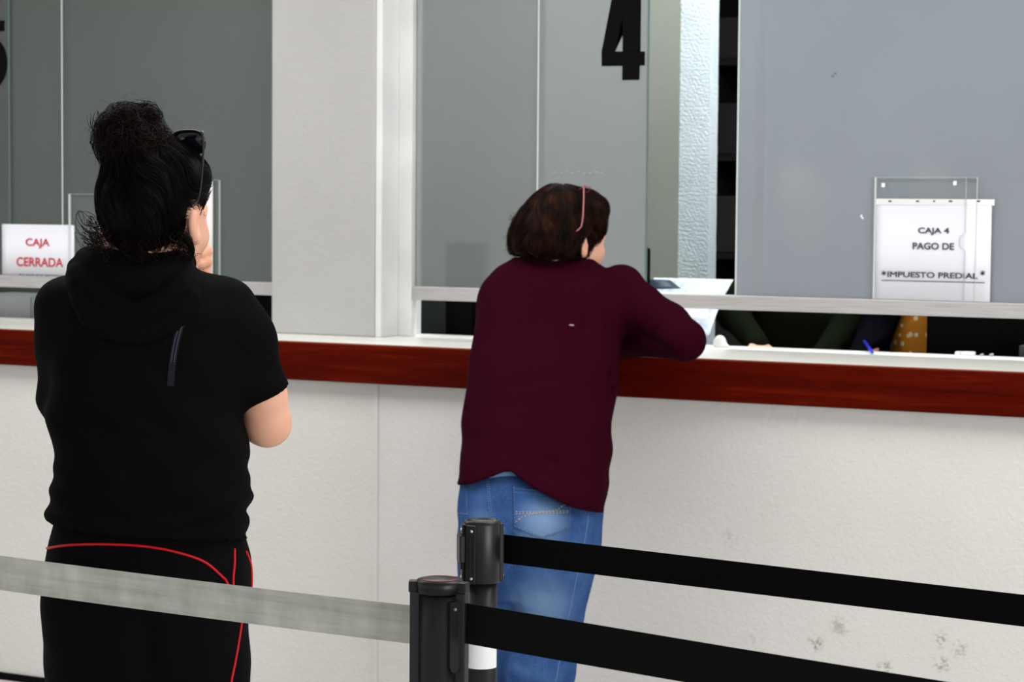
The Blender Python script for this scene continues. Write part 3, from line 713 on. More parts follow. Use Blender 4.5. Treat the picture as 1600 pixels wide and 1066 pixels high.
mm = at_y(728, 450, 0.62); t = monitor('computer_monitor', (mm[0], 0.62, DT), 0.13, 0.33, 0.1, M['black'], 'dark upright screen blurred behind the frosted glass left of the brown haired woman', 0.02)
# shelf unit in the office depth
t = empty('shelf_unit', (-0.2, 2.95, 0), 'tall dark shelf unit seen in the gap right of the stucco column', 'shelf'); b = (-0.2, 2.95, 0)
boxo('back_panel', -0.6, 0.9, 3.05, 3.07, 0, 2.5, M['shelf'], t, 0, b)
for x in (-0.59, 0.15, 0.89): boxo('upright', x-0.012, x+0.012, 2.72, 3.05, 0, 2.5, M['shelf'], t, 0.002, b)
for z in (0.1, 0.5, 0.9, 1.3, 1.68, 2.05, 2.4): boxo('shelf_board', -0.578, 0.878, 2.72, 3.05, z-0.012, z+0.012, M['shelf'], t, 0.002, b)
for i, (z, h, c) in enumerate(((1.314, 0.22, (34, 30, 28)), (1.694, 0.2, (22, 18, 26)), (2.064, 0.16, (30, 20, 22)), (0.914, 0.25, (28, 24, 20)))):
    tag(boxo('archive_box', -0.57, -0.28, 2.74, 3.02, z, z+h, mat('dark box card', S(c), 0.7), None, 0.004),
        ['dark brown archive box on the shelf at head height', 'dark violet archive box on the upper shelf', 'dark red archive box on the topmost shelf', 'dark olive archive box on the lowest visible shelf'][i], 'box')
# papers the clerk holds up behind the rail
def patch(name, corners, material, n=14, bow=None, parent=None, base=None, th=0.0008):
    A, B, Cc, D = [np.asarray(c, float) for c in corners]             # top left, top right, bottom right, bottom left
    V, F = [], []; nn = np.cross(B-A, D-A); nn /= np.linalg.norm(nn)
    for s in (0, 1):
        for j in range(n+1):
            for i in range(n+1):
                u, w = i/n, j/n; p = (A*(1-u)+B*u)*(1-w)+(D*(1-u)+Cc*u)*w
                V.append(p+nn*(th*s+(bow(u, w) if bow else 0)))
    g = lambda s, j, i: s*(n+1)**2+j*(n+1)+i
    for j in range(n):
        for i in range(n): F += [(g(0, j, i), g(0, j+1, i), g(0, j+1, i+1), g(0, j, i+1)), (g(1, j, i), g(1, j, i+1), g(1, j+1, i+1), g(1, j+1, i))]
    for i in range(n):
        F += [(g(0, 0, i), g(0, 0, i+1), g(1, 0, i+1), g(1, 0, i)), (g(0, n, i+1), g(0, n, i), g(1, n, i), g(1, n, i+1)),
              (g(0, i+1, 0), g(0, i, 0), g(1, i, 0), g(1, i+1, 0)), (g(0, i, n), g(0, i+1, n), g(1, i+1, n), g(1, i, n))]
    return new(name, V, F, material, parent, True, base)
paper_cool = mat('printed white page', S((214, 224, 234)), 0.7, 0.2); v = coords(paper_cool, (1, 1, 1))
setcol(paper_cool, ramp(paper_cool, noise(paper_cool, v, 60, 2), [(0.35, S((196, 206, 216))), (0.5, S((220, 229, 238)))]))
pc_ = [at_y(1022, 434, 0.80), at_y(1146, 437, 0.74), at_y(1108, 524, 0.60), at_y(960, 520, 0.62)]
tag(patch('printed_page', pc_, paper_cool, 16, lambda u, w: 0.014*math.sin(math.pi*w)*(1-u)-0.010*math.sin(math.pi*w)*u), 'large white printed page held up behind the rail beside the maroon sleeve', 'paper')
tag(patch('folder', [at_y(1000, 436, 0.70), at_y(1047, 437.5, 0.70), at_y(1064, 451, 0.66), at_y(1000, 452, 0.66)], M['navyfolder'], 4), 'dark navy folder tucked in front of the large white printed page', 'folder')
tag(patch('paper_slip', [at_y(1000, 452.5, 0.65), at_y(1104, 461, 0.63), at_y(1106, 500, 0.58), at_y(1000, 500, 0.58)], mat('light grey page', S((216, 218, 226)), 0.7), 6), 'smaller white page lying in front of the large printed page', 'paper')
# crumpled tissue on the worktop
c0 = at_z(1124, 543, 1.1)
f = lambda P, c=c0+np.array([0, 0.004, 0.012]): smin(ell(c, (0.019, 0.016, 0.0225))(P), ell(c+np.array([0.014, -0.004, -0.008]), (0.016, 0.012, 0.0065))(P), 0.01)+0.0016*wob(P, 260, 3)
V, Q = polygonize(f, c0-0.05, c0+0.06, 0.002); V[:, 2] = np.maximum(V[:, 2], 1.1002)
tag(new('crumpled_tissue', V, Q, mat('soft white tissue', S((206, 204, 206)), 0.9), None, True), 'small crumpled white tissue on the worktop beside the maroon elbow', 'tissue')
pa, pb_ = at_y(1350, 533, 0.60), at_z(1364, 552, 1.1045)
V, F = tube([pa, pa*0.97+pb_*0.03, pa*0.6+pb_*0.4, pa*0.08+pb_*0.92, pb_], [0.003, 0.0042, 0.0042, 0.0042, 0.001], 10)
tag(new('pen', V, F, M['pen'], None, True), 'blue pen slanting on the counter left of the mustard polka dot cloth', 'pen')
# ------------------------------------------------------------------ barrier posts and belts
def stanchion_front():
    c = at_z(687, 903, 1.0); b = (c[0], c[1], 0)
    t = empty('barrier_post', b, 'nearer black barrier post with red marked cap where the grey belt ends', 'barrier post')
    bm = bmesh.new(); lathe(bm, [(0.0285, 0.02), (0.0285, 0.978)], 40); from_bm('pole', bm, M['postpaint'], t)
    bm = bmesh.new(); lathe(bm, [(0.17, 0.0), (0.172, 0.008), (0.16, 0.016), (0.06, 0.03), (0.034, 0.04), (0.0285, 0.04)], 40); from_bm('base_plate', bm, M['blackplastic'], t)
    r = np.array([CR[0], CR[1], 0]); r /= np.linalg.norm(r); fwd = np.array([-r[1], r[0], 0])
    yaw = math.atan2(r[1], r[0])
    for a, o_ in ((180, 0.0395), (-24, 0.0405), (62, 0.037)):
        q = bmesh.new(); box(q, 0.0255, o_, -0.0075, 0.0075, 0.03, 0.983, 0.002)
        bmesh.ops.rotate(q, verts=q.verts, cent=(0, 0, 0), matrix=Matrix.Rotation(math.radians(a)+yaw, 3, 'Z')); from_bm('rail_flange', q, M['postpaint'], t)
    bm = bmesh.new(); lathe(bm, [(0.0290, 0.980), (0.0315, 0.982), (0.032, 0.994), (0.030, 0.998), (0.0, 1.0)], 48)
    for a in (180, -24, 62):
        q = bmesh.new(); box(q, 0.026, 0.0412, -0.0080, 0.0080, 0.981, 0.9965, 0.002)
        bmesh.ops.rotate(q, verts=q.verts, cent=(0, 0, 0), matrix=Matrix.Rotation(math.radians(a)+yaw, 3, 'Z'))
        me = bpy.data.meshes.new('x'); q.to_mesh(me); q.free(); bm.from_mesh(me); bpy.data.meshes.remove(me)
    cap = from_bm('cap', bm, M['blackplastic'], t)
    bm = bmesh.new(); n = 40
    for a0, a1 in ((-2.7, -0.3), (0.5, 2.4)):
        for i in range(n):
            p, q = a0+(a1-a0)*i/n+yaw, a0+(a1-a0)*(i+1)/n+yaw
            bm.faces.new([bm.verts.new((rr*math.cos(z), rr*math.sin(z), 1.0008-0.0020*rr/0.031)) for rr, z in ((0.021, p), (0.0255, p), (0.0255, q), (0.021, q))])
    from_bm('red_ring', bm, M['redsticker'], cap)
    # slot plate and screw on the right face
    ax = math.radians(-50)+yaw
    bm = bmesh.new(); prism(bm, [(-0.008, 0.972), (0.008, 0.972), (0.008, 0.885), (0.0056, 0.879), (0, 0.8765), (-0.0056, 0.879), (-0.008, 0.885)][::-1], -0.0335, -0.0275)
    bmesh.ops.rotate(bm, verts=bm.verts, cent=(0, 0, 0), matrix=Matrix.Rotation(ax+math.pi/2, 3, 'Z')); bmesh.ops.recalc_face_normals(bm, faces=bm.faces)
    from_bm('slot_plate', bm, M['blackplastic'], t)
    bm = bmesh.new(); bmesh.ops.create_uvsphere(bm, u_segments=12, v_segments=8, radius=0.003)
    bmesh.ops.rotate(bm, verts=bm.verts, cent=(0, 0, 0), matrix=Matrix.Rotation(0, 3, 'Z'))
    bmesh.ops.translate(bm, verts=bm.verts, vec=(0.0335*math.cos(ax), 0.0335*math.sin(ax), 0.962)); from_bm('screw', bm, mat('dull screw', S((120, 120, 116)), 0.35, 0.5, 0.8), t, True)
    return c
def stanchion_back():
    c = at_z(753.5, 811, 1.0); b = (c[0], c[1], 0)
    t = empty('barrier_post', b, 'farther black barrier post with white sticker, standing behind the red marked post', 'barrier post')
    r = np.array([CR[0], CR[1], 0]); yaw = math.atan2(r[1], r[0])
    bm = bmesh.new(); lathe(bm, [(0.0248, 0.02), (0.0248, 0.905)], 40); from_bm('pole', bm, M['postpaint'], t)
    bm = bmesh.new(); lathe(bm, [(0.17, 0.0), (0.172, 0.008), (0.16, 0.016), (0.06, 0.03), (0.034, 0.04), (0.0248, 0.04)], 40); from_bm('base_plate', bm, M['blackplastic'], t)
    bm = bmesh.new(); lathe(bm, [(0.0285, 0.9), (0.0295, 0.902), (0.0295, 0.992), (0.0275, 0.998), (0.0255, 0.9985), (0.0245, 0.995), (0.0, 0.995)], 48); from_bm('belt_cassette', bm, M['postpaint'], t)
    for a in (12, 102, 192, 236):
        bm = bmesh.new(); box(bm, 0.026, 0.0335, -0.0095, 0.0095, 0.9, 0.993, 0.002)
        box(bm, 0.0332, 0.0352, -0.003, 0.003, 0.92, 0.975, 0.001)
        R3 = Matrix.Rotation(math.radians(a)+yaw, 3, 'Z'); bmesh.ops.rotate(bm, verts=bm.verts, cent=(0, 0, 0), matrix=R3)
        fl = from_bm('flange', bm, M['blackplastic'], t)
        for z in (0.984, 0.909):
            s = bmesh.new(); bmesh.ops.create_uvsphere(s, u_segments=12, v_segments=8, radius=0.0027)
            bmesh.ops.translate(s, verts=s.verts, vec=(0.0338, 0.0035, z)); bmesh.ops.rotate(s, verts=s.verts, cent=(0, 0, 0), matrix=R3)
            from_bm('screw', s, M['screw'], fl, True)
    bm = bmesh.new(); box(bm, 0.028, 0.0385, -0.014, 0.014, 0.932, 0.976, 0.002)
    bmesh.ops.rotate(bm, verts=bm.verts, cent=(0, 0, 0), matrix=Matrix.Rotation(math.radians(192)+yaw, 3, 'Z')); from_bm('belt_clip', bm, M['blackplastic'], t)
    bm = bmesh.new(); n = 20; V = []
    for i in range(n+1):
        a = math.radians(-150+135*i/n)+yaw; V.append([bm.verts.new((0.0251*math.cos(a), 0.0251*math.sin(a), z)) for z in (0.764, 0.806)])
    for p, q in zip(V, V[1:]): f = bm.faces.new((p[0], q[0], q[1], p[1])); f.smooth = True
    st = from_bm('white_sticker', bm, M['white'], t)
    bm = bmesh.new()
    for i in range(9):
        a = math.radians(-146)+yaw; z = 0.772+i*0.0035
        bm.faces.new([bm.verts.new((0.0253*math.cos(a+d), 0.0253*math.sin(a+d), z+e)) for d, e in ((-0.05, 0), (0.12, 0), (0.12, 0.0013), (-0.05, 0.0013))])
    from_bm('fine_print', bm, M['greyink'], st)
    return c
FC = stanchion_front(); BC = stanchion_back()
def belt(name, p0, p1, h, sag, material, label, clip=True, th=0.0012, wav=0.0):
    p0 = np.asarray(p0, float); p1 = np.asarray(p1, float); n = 60; V, F = [], []
    d = p1-p0; L = np.linalg.norm(d[:2]); nn = np.array([-d[1], d[0], 0])/L
    for i in range(n+1):
        t = i/n; c = p0+d*t; c = c+np.array([0, 0, -sag*4*t*(1-t)])
        lean = 0.0015*math.sin(9*t+1)+wav*math.sin(4*t)
        for s in (1, -1):
            for k in (-1, 1): V.append(c+nn*(s*th/2+k*lean)+np.array([0, 0, k*h/2]))
    for i in range(n):
        a, e = i*4, i*4+4
        F += [(a, e, e+1, a+1), (a+3, e+3, e+2, a+2), (a+1, e+1, e+3, a+3), (a+2, e+2, e, a)]
    F += [(0, 1, 3, 2), (n*4+2, n*4+3, n*4+1, n*4)]
    base = p0.copy(); t_ = empty(name, base, label, 'barrier belt')
    w = new('webbing', V, F, material, t_, False, base)
    if clip:
        u = d/np.linalg.norm(d); bm = bmesh.new(); box(bm, -0.006, 0.012, -0.005, 0.005, -h/2-0.004, h/2+0.004, 0.002)
        bmesh.ops.rotate(bm, verts=bm.verts, cent=(0, 0, 0), matrix=Matrix.Rotation(math.atan2(u[1], u[0]), 3, 'Z'))
        from_bm('end_clip', bm, M['blackplastic'], t_)
    return t_
a0, a1 = at_y(640, 955, FC[1]+0.012), at_y(0, 884.5, -2.67)
a0 = np.array([FC[0]-0.04, FC[1]+0.03, 0.926]); e = a1-a0; a1 = a0+e*2.6; a1[2] = a0[2]+(at_y(0, 884, -2.67)[2]-a0[2])*2.6
belt('barrier_belt', a0, a1, 0.0535, 0.012, M['beltgrey'], 'grey worn barrier belt in front of the woman in black', False)
p0 = at_d(727, 974, (FC-CAM)@CF-0.012); p1 = at_d(1480, 1099, 2.5703)
p0 = np.array(p0); belt('barrier_belt', p0, p0+(p1-p0)*1.8, 0.0535, 0.002, M['beltblack2'], 'lower nearer black barrier belt running right from the red marked post', False)
p0 = at_d(785, 857.5, 3.57); p1 = at_d(1600, 953.5, 3.1506)
belt('barrier_belt', p0, p0+(p1-p0)*1.9, 0.0455, 0.001, M['beltblack'], 'upper farther black barrier belt crossing in front of the blue jeans', False)
# ------------------------------------------------------------------ people
def prow(py, xl, xr, dep, b, bulge=0.0):
    L, R = at_d(xl, py, dep), at_d(xr, py, dep); c = (L+R)/2; u = (R-L)[:2]; a = np.linalg.norm(u)/2; u = u/np.linalg.norm(u)
    return (c[2], c[0]-u[1]*bulge, c[1]+u[0]*bulge, u[0], u[1], a, b)
def plane_cut(f, p, n, k=0.004):
    p = np.asarray(p); n = np.asarray(n, float); n = n/np.linalg.norm(n)
    return lambda P: smax(f(P), (P-p)@n, k)
def hand_field(w, d, nrm, side, curl=0.5, sc=1.0):
    """relaxed hand: wrist w, pointing d, palm facing nrm; side +1 puts the thumb along d x nrm"""
    d = np.asarray(d, float); d /= np.linalg.norm(d); nrm = np.asarray(nrm, float); nrm = nrm-d*(nrm@d); nrm /= np.linalg.norm(nrm)
    s = np.cross(d, nrm)*side; w = np.asarray(w, float); fs = []
    for i, (o, L, ml) in enumerate(((.030, .070, .086), (.010, .079, .09), (-.010, .073, .086), (-.028, .057, .078))):
        k = w+d*ml*sc+s*o*sc; fs.append(cone(w+s*o*0.5*sc, k, .0135*sc, .0105*sc)); p = k; ang = 0
        for j, fr in enumerate((.44, .31, .25)):
            ang += curl*(0.55+0.25*j)+0.06*i; q = p+(d*math.cos(ang)+nrm*math.sin(ang))*L*fr*sc
            fs.append(cone(p, q, (.0098-.0008*j)*sc, (.0092-.0009*j)*sc)); p = q
    t0 = w+d*.022*sc+s*.022*sc; t1 = t0+(d*.6+s*.7+nrm*.35)*.042*sc; t2 = t1+(d*.85+s*.2+nrm*.45)*.032*sc; t3 = t2+(d*.9+nrm*.4)*.024*sc
    fs += [cone(t0, t1, .0145*sc, .0115*sc), cone(t1, t2, .011*sc, .010*sc), cone(t2, t3, .010*sc, .008*sc)]
    return union(fs, .006)
def flow(field, roots, dirfn, steps, step, offs, wob_amp=0.0, free=0.0):
    P = roots.copy(); out = []
    offs = np.asarray(offs)
    for i in range(steps):
        g = grad(field, P); dd = field(P); P = P-g*((dd-offs)*(1-free))[:, None]; out.append(P.copy())
        D = dirfn(P, i/steps); D = D-g*((D*g).sum(1))[:, None]*(1-free); D /= np.linalg.norm(D, axis=1)[:, None]+1e-9
        if wob_amp: D = D+RNG.normal(size=D.shape)*wob_amp; D /= np.linalg.norm(D, axis=1)[:, None]
        P = P+D*step
    return np.stack(out, 1)
def eyes(C, R, sc, parent, base):
    for s in (1, -1):
        c = HP(C, R, (s*.031, .0815, .011), sc); bm = bmesh.new(); bmesh.ops.create_uvsphere(bm, u_segments=16, v_segments=12, radius=.0126*sc)
        for p in bm.verts: p.co = Vector(c-np.asarray(base))+p.co
        from_bm('eye', bm, M['eyewhite'], parent, True)
        c2 = HP(C, R, (s*.031, .0905, .011), sc); bm = bmesh.new(); bmesh.ops.create_uvsphere(bm, u_segments=14, v_segments=10, radius=.0052*sc)
        for p in bm.verts: p.co = Vector(c2-np.asarray(base))+p.co
        from_bm('iris', bm, M['iris'], parent, True)
M['eyewhite'] = mat('eye white', (0.6, 0.56, 0.52), 0.2); M['iris'] = mat('dark brown iris', (0.012, 0.006, 0.004), 0.1)
def fwd_angle(px, turn): a = math.atan2(ray(px, 533)[1], ray(px, 533)[0])-math.radians(turn); return (math.cos(a), math.sin(a))
def shoe(name, c, d, parent, base, material):
    d = np.array([d[0], d[1], 0]); d /= np.linalg.norm(d); c = np.asarray(c, float)
    f = union([cone(c+np.array([0, 0, .04]), c+d*.15+np.array([0, 0, .03]), .042, .036), cone(c+d*-.03+np.array([0, 0, .045]), c+np.array([0, 0, .06]), .04, .045)], .03)
    g = lambda P: smax(f(P), 0.0005-P[:, 2], .004)
    return body(name, g, c-[.3, .3, .02], c+[.3, .3, .16], .008, material, parent, base)
RH = np.array([CR[0], CR[1], 0]); RH /= np.linalg.norm(RH); FH = np.array([-RH[1], RH[0], 0]); UZ = np.array([0, 0, 1.0])
# ======================= woman in black =======================
D1 = 3.68
B1 = at_d(235, 1066, D1).copy(); B1[2] = 0
w1 = empty('person', B1, 'person with dark curly bun, black hooded top and black track pants with red piping', 'person')
rows = [prow(402, 178, 282, D1-.01, .055), prow(424, 140, 312, D1-.012, .085), prow(445, 104, 350, D1-.012, .10), prow(490, 86, 376, D1-.012, .118),
        prow(540, 82, 380, D1, .122), prow(600, 79, 380, D1, .125), prow(650, 77, 380, D1, .125), prow(700, 84, 386, D1, .127),
        prow(735, 88, 389, D1, .13), prow(765, 82, 395, D1, .134), prow(800, 75, 391, D1, .145), prow(845, 72, 389, D1, .15), prow(900, 70, 390, D1, .155)]
torso1 = loft(rows, 2.35)
shL, shR = at_d(104, 484, D1), at_d(350, 484, D1)
slR_end = at_d(408, 614, D1+.03); slL_end = at_d(110, 618, D1+.07)
axR = slR_end-at_d(366, 500, D1); axR /= np.linalg.norm(axR); axL = slL_end-shL; axL /= np.linalg.norm(axL)
slR = plane_cut(union([cone(shR, at_d(372, 530, D1+.01), .054, .0545), cone(at_d(372, 530, D1+.01), slR_end+axR*.03, .0545, .046)], .03), slR_end, axR, .003)
inR = cone(slR_end-axR*.05, slR_end+axR*.05, .0375, .0385)
slL = plane_cut(cone(shL, slL_end+axL*.03, .053, .053), slL_end, axL, .003)
hq = at_d(235, 843, D1-.15)
hmx = np.array([(at_d(x, 843, D1-.15)-hq)@RH for x in (60, 74, 150, 230, 300, 340, 372, 388, 400)]); hmz = np.array([at_d(235, y, D1-.15)[2] for y in (832, 833, 838, 843, 848, 853, 861, 870, 872)])
hemz = lambda P: np.interp((P-hq)@RH, hmx, hmz)
def shirt1(P):
    q = (P-at_d(235, 600, D1)); x = q@RH; y = q@FH; z = q[:, 2]
    d = torso1(P); d = smin(d, slR(P), .045); d = smin(d, slL(P), .045)
    low = np.clip((-z-.10)/.12, 0, 1)
    d = d - low*0.0034*np.sin(z*165+3.2*np.sin(x*9+1)+1.8*np.sin(x*23)+2.0*np.sin(y*17)) - low*0.0062*wob(q*np.array([.8, .8, 2.4]), 42, 5)
    mid = np.clip(1-np.abs(z+.05)/.22, 0, 1)
    d = d - mid*0.0035*np.sin((z*0.8+x*0.55)*75+1.5*np.sin(x*14)) - 0.0025*wob(q, 30, 8)
    # diagonal creases that run from the right armpit
    for (a, b, w, dep) in (((352, 560), (262, 640), .010, .006), ((372, 640), (240, 700), .011, .007), ((380, 700), (200, 745), .012, .007), ((120, 640), (230, 690), .010, .005)):
        d = d + dep*np.exp(-(cone(at_d(*a, D1-.1), at_d(*b, D1-.135), 0.0, 0.0)(P)/w)**2)
    d = smax(d, hemz(P)-P[:, 2], .003)
    return d
lo1 = B1+np.array([-.36, -.34, .86]); hi1 = B1+np.array([.36, .46, 1.50])
def shirt1_full(P): return shirt1(P)
shirt = body('hooded_top', shirt1_full, lo1, hi1, .0045, M['blackknit'], w1, B1)
bv1 = bvh_of(shirt, B1)
# the hood lies folded on the back
def arcs(pts, dep): return smoothpath([at_d(x, y, dep+dd) for x, y, dd in pts], 14)
def flat(pts, r):
    p = np.array(pts); return chain(p, [r]*len(p), .015)
hoodA = flat(arcs([(122, 420, -.055), (128, 462, -.105), (150, 500, -.122), (205, 520, -.128), (262, 503, -.122), (292, 466, -.105), (298, 434, -.065)], D1), .018)
hoodB = flat(arcs([(136, 418, -.055), (150, 455, -.105), (178, 482, -.118), (212, 490, -.120), (252, 476, -.115), (276, 448, -.10), (288, 426, -.06)], D1), .020)
hoodC = flat(arcs([(140, 408, -.045), (165, 428, -.085), (212, 442, -.10), (254, 432, -.09), (280, 416, -.05)], D1), .024)
hoodD = flat(arcs([(150, 404, .01), (150, 406, -.03), (180, 412, -.065), (215, 416, -.075), (252, 414, -.065), (277, 411, -.035), (284, 412, .02), (278, 418, .07)], D1), .019)
def hood(P):
    d = smin(smin(hoodA(P), hoodB(P), .004), smin(hoodC(P), hoodD(P), .005), .004)
    return d-0.0025*wob(P, 60, 12)
body('hood', hood, B1+np.array([-.3, -.4, 1.2]), B1+np.array([.3, .3, 1.5]), .0035, M['blackknit'], w1, B1)
def ribbon(bvh, pix, half, lift, material, name, parent, base, n=50):
    c = drape(bvh, pix, lift, n); V, F = [], []
    t = np.gradient(c, axis=0); t /= np.linalg.norm(t, axis=1)[:, None]
    for i in range(len(c)):
        v = (CAM-c[i]); v /= np.linalg.norm(v); s = np.cross(t[i], v); s /= np.linalg.norm(s)
        V += [c[i]-s*half, c[i]+s*half, c[i]+s*half-v*lift*1.6, c[i]-s*half-v*lift*1.6]
    for i in range(len(c)-1):
        a, b = i*4, i*4+4
        for k in range(4): F.append((a+k, a+(k+1) % 4, b+(k+1) % 4, b+k))
    F += [(3, 2, 1, 0), tuple(len(c)*4-4+k for k in range(4))]
    return new(name, V, F, material, parent, False, base), c
strip, sc_ = ribbon(bv1, [(300, 462), (286, 495), (276, 530), (270, 565), (266, 604)], .0056, .0022, mat('shiny black trim', (0.004, 0.004, 0.009), 0.5, 0.15), 'shoulder_trim', w1, B1, 60)
bm = bmesh.new()
for i in range(0, 44):
    for s in (-1, 1):
        c = sc_[i]+RH*s*.0024-FH*.0012-B1
        bmesh.ops.create_icosphere(bm, subdivisions=1, radius=.0010, matrix=Matrix.Translation(c))
o = from_bm('sequin', bm, mat('sequin', (0.10, 0.11, 0.17), 0.25, 0.6), strip); o['kind'] = 'stuff'
# track pants
rows = [prow(785, 96, 370, D1, .110), prow(815, 88, 376, D1, .126), prow(845, 80, 383, D1, .138), prow(872, 75, 391, D1, .144), prow(905, 70, 394, D1, .148), prow(940, 68, 391, D1-.005, .152), prow(985, 72, 386, D1-.005, .15), prow(1066, 84, 380, D1, .13), prow(1120, 95, 372, D1, .11)]
hips1 = loft(rows, 2.4)
def leg(c0, c1, c2, r0, r1, r2): return union([cone(c0, c1, r0, r1), cone(c1, c2, r1, r2)], .03)
lL = leg(at_d(160, 1040, D1), at_d(158, 1066, D1)*[1, 1, 0]+[0, 0, .45], at_d(156, 1066, D1)*[1, 1, 0]+[0, 0, .07], .085, .068, .058)
lR = leg(at_d(305, 1040, D1), at_d(308, 1066, D1)*[1, 1, 0]+[0, 0, .45], at_d(310, 1066, D1)*[1, 1, 0]+[0, 0, .07], .085, .068, .058)
def pants1(P):
    d = smin(hips1(P), smin(lL(P), lR(P), .015), .03); q = P-B1
    d = d+.010*np.exp(-(cone(at_d(232, 985, D1-.15), at_d(232, 1090, D1-.13), 0, 0)(P)/.016)**2)
    return d-0.003*wob(q*np.array([1, 1, .6]), 24, 21)-0.002*wob(q, 55, 22)
pants = body('track_pants', pants1, B1+np.array([-.34, -.34, .03]), B1+np.array([.34, .34, 1.04]), .006, M['blackpants'], w1, B1)
bvp = bvh_of(pants, B1)
for pts in ([(74, 857), (110, 852), (170, 851), (225, 854), (275, 863), (320, 879), (352, 906)], [(366, 858), (366, 880), (364, 912), (372, 945), (377, 966), (373, 1000), (366, 1040), (361, 1066), (352, 1200), (348, 1400), (346, 1700)],
            [(384, 862), (391, 880), (393, 905), (390, 935), (378, 966)], [(352, 906), (366, 935), (376, 962)]):
    c = drape(bvp, pts, .0006, 110); V, F = tube(c, .0021, 8); new('piping', V, F, M['redpiping'], pants, True, B1)
for s in (156, 310): shoe('shoe', at_d(s, 1066, D1)*[1, 1, 0], FH, w1, B1, M['blackplastic'])
# head, arms, hand: one body
f1 = fwd_angle(230, 27); S1 = 1.02; C1 = at_d(240, 349, D1-.015); R1 = frame_of(f1, .06, 0.0)
elR = at_d(418, 662, D1+.05)
armR = union([cone(shR, at_d(410, 618, D1+.03), .044, .0365), cone(at_d(410, 618, D1+.03), elR, .0375, .0355), cone(elR, at_d(300, 640, D1+.20), .0355, .029), cone(at_d(300, 640, D1+.2), at_d(215, 632, D1+.22), .029, .024)], .02)
elL = at_d(130, 650, D1+.17); wrL = at_d(288, 452, D1+.185)
armL = union([cone(shL, elL, .045, .036), cone(elL, wrL, .036, .0235)], .02)
hnd = [cone(wrL, at_d(298, 428, D1+.165), .022, .023), cone(at_d(298, 428, D1+.165), at_d(312, 405, D1+.15), .021, .018), cone(at_d(304, 434, D1+.15), at_d(316, 416, D1+.135), .017, .015)]
def digit(pp, r): return chain([at_d(x, y, D1+d) for x, y, d in pp], r, .004)
digs = [digit([(308, 392, .150), (320, 389, .128), (324, 393, .100), (314, 398, .082)], [.0098, .0094, .0088, .0074]),
        digit([(308, 408, .145), (321, 406, .118), (323, 410, .092), (312, 414, .075)], [.0098, .0096, .0090, .0078]),
        digit([(306, 424, .140), (319, 424, .115), (321, 428, .094), (308, 430, .080)], [.0098, .0092, .0086, .0076]),
        digit([(302, 438, .135), (313, 439, .114), (314, 442, .10), (304, 441, .09)], [.0090, .0084, .0078, .0070]),
        digit([(298, 424, .130), (300, 414, .098), (305, 408, .068)], [.0112, .0100, .0088])]
hand1 = lambda P, a=union(hnd, .006), b=[g for g in digs]: smin(a(P), np.minimum.reduce([g(P) for g in b]), .004)
neck1 = union([cone(at_d(222, 428, D1-.01), HP(C1, R1, (0, -.02, -.03), S1), .056, .05), cone(at_d(222, 430, D1), at_d(222, 460, D1), .07, .10)], .03)
hd1 = head_field(C1, R1, S1)
core1 = lambda P: torso1(P)+.040
def body1(P):
    d = smin(hd1(P), neck1(P), .03); d = smin(d, core1(P), .02)
    a = smin(armR(P), armL(P), .01); a = smin(a, hand1(P), .008); d = smin(d, a, .006)
    d = smin(d, smin(hips1(P)+.014, smin(lL(P), lR(P), .01)+.014, .02), .02)
    return d
bd1 = body('body', body1, B1+np.array([-.34, -.36, .05]), B1+np.array([.36, .44, 1.68]), .0034, M['skin'], w1, B1)
eyes(C1, R1, S1, w1, B1)
c = at_d(305.5, 408.5, D1+.0595); V, Q = polygonize(ell(c, (.0058, .0032, .0042)), c-.012, c+.012, .0008); new('fingernail', V, Q, M['nail'], bd1, True, B1)
# hair
def cap_field(C, R, sc, rad, cen, line0, ldir, ear_r=1.0, low=-.075):
    e = ell(cen, rad); nx = np.array([0, ldir[1], -ldir[0]]); nx = nx/np.linalg.norm(nx)
    ears = [ell((s*.098, .002, -.018), (.032*ear_r, .026*ear_r, .036*ear_r)) for s in (1, -1)]
    def f(P):
        q = (P-C)@R/sc; d = smax(e(q), (q-np.array(line0))@nx, .012); d = smax(d, low-q[:, 2], .02)
        for r in ears: d = smax(d, -r(q), .008)
        return d*sc
    return f
cap1 = cap_field(C1, R1, S1, (.0745, .097, .097), (0, -.02, .034), (0, .018, -.03), (.075, .105), 1.0, -.078)
bunc = at_d(203, 228, D1-.065)
def bun1(P):
    q = P-bunc
    d = ell(bunc, (.041, .042, .038))(P); d = smin(d, ell(at_d(198, 194, D1-.06), (.022, .026, .024))(P), .018); d = smin(d, ell(at_d(234, 190, D1-.05), (.009, .014, .019))(P), .006)
    d = smin(d, ell(at_d(174, 218, D1-.06), (.016, .022, .026))(P), .012); d = smin(d, ell(at_d(238, 224, D1-.05), (.016, .03, .020))(P), .015)
    return d-0.006*wob(q, 85, 31)-0.003*wob(q, 190, 32)
fr1 = ell((0, .022, .070), (.082, .070, .060)); fr1f = lambda P: fr1((P-C1)@R1/S1)*S1
def hair1(P): return smin(smin(cap1(P), fr1f(P), .02), bun1(P), .03)-0.0022*wob(P, 110, 33)-.0025*wob(P, 45, 34)
hair = body('hair', hair1, C1-np.array([.22, .22, .2]), C1+np.array([.22, .22, .3]), .0035, M['hairblack'], w1, B1)
def scatter(field, C, R, n, box_lo, box_hi):
    out = []
    while sum(len(x) for x in out) < n:
        p = C+RNG.uniform(box_lo, box_hi, (4000, 3))@R.T; d = field(p); p = p[np.abs(d) < .006]; d = field(p); p = p-grad(field, p)*d[:, None]; out.append(p)
    return np.concatenate(out)[:n]
roots = scatter(lambda P: smin(cap1(P), fr1f(P), .02), C1, R1, 3800, (-.1, -.14, -.09), (.1, .11, .16))
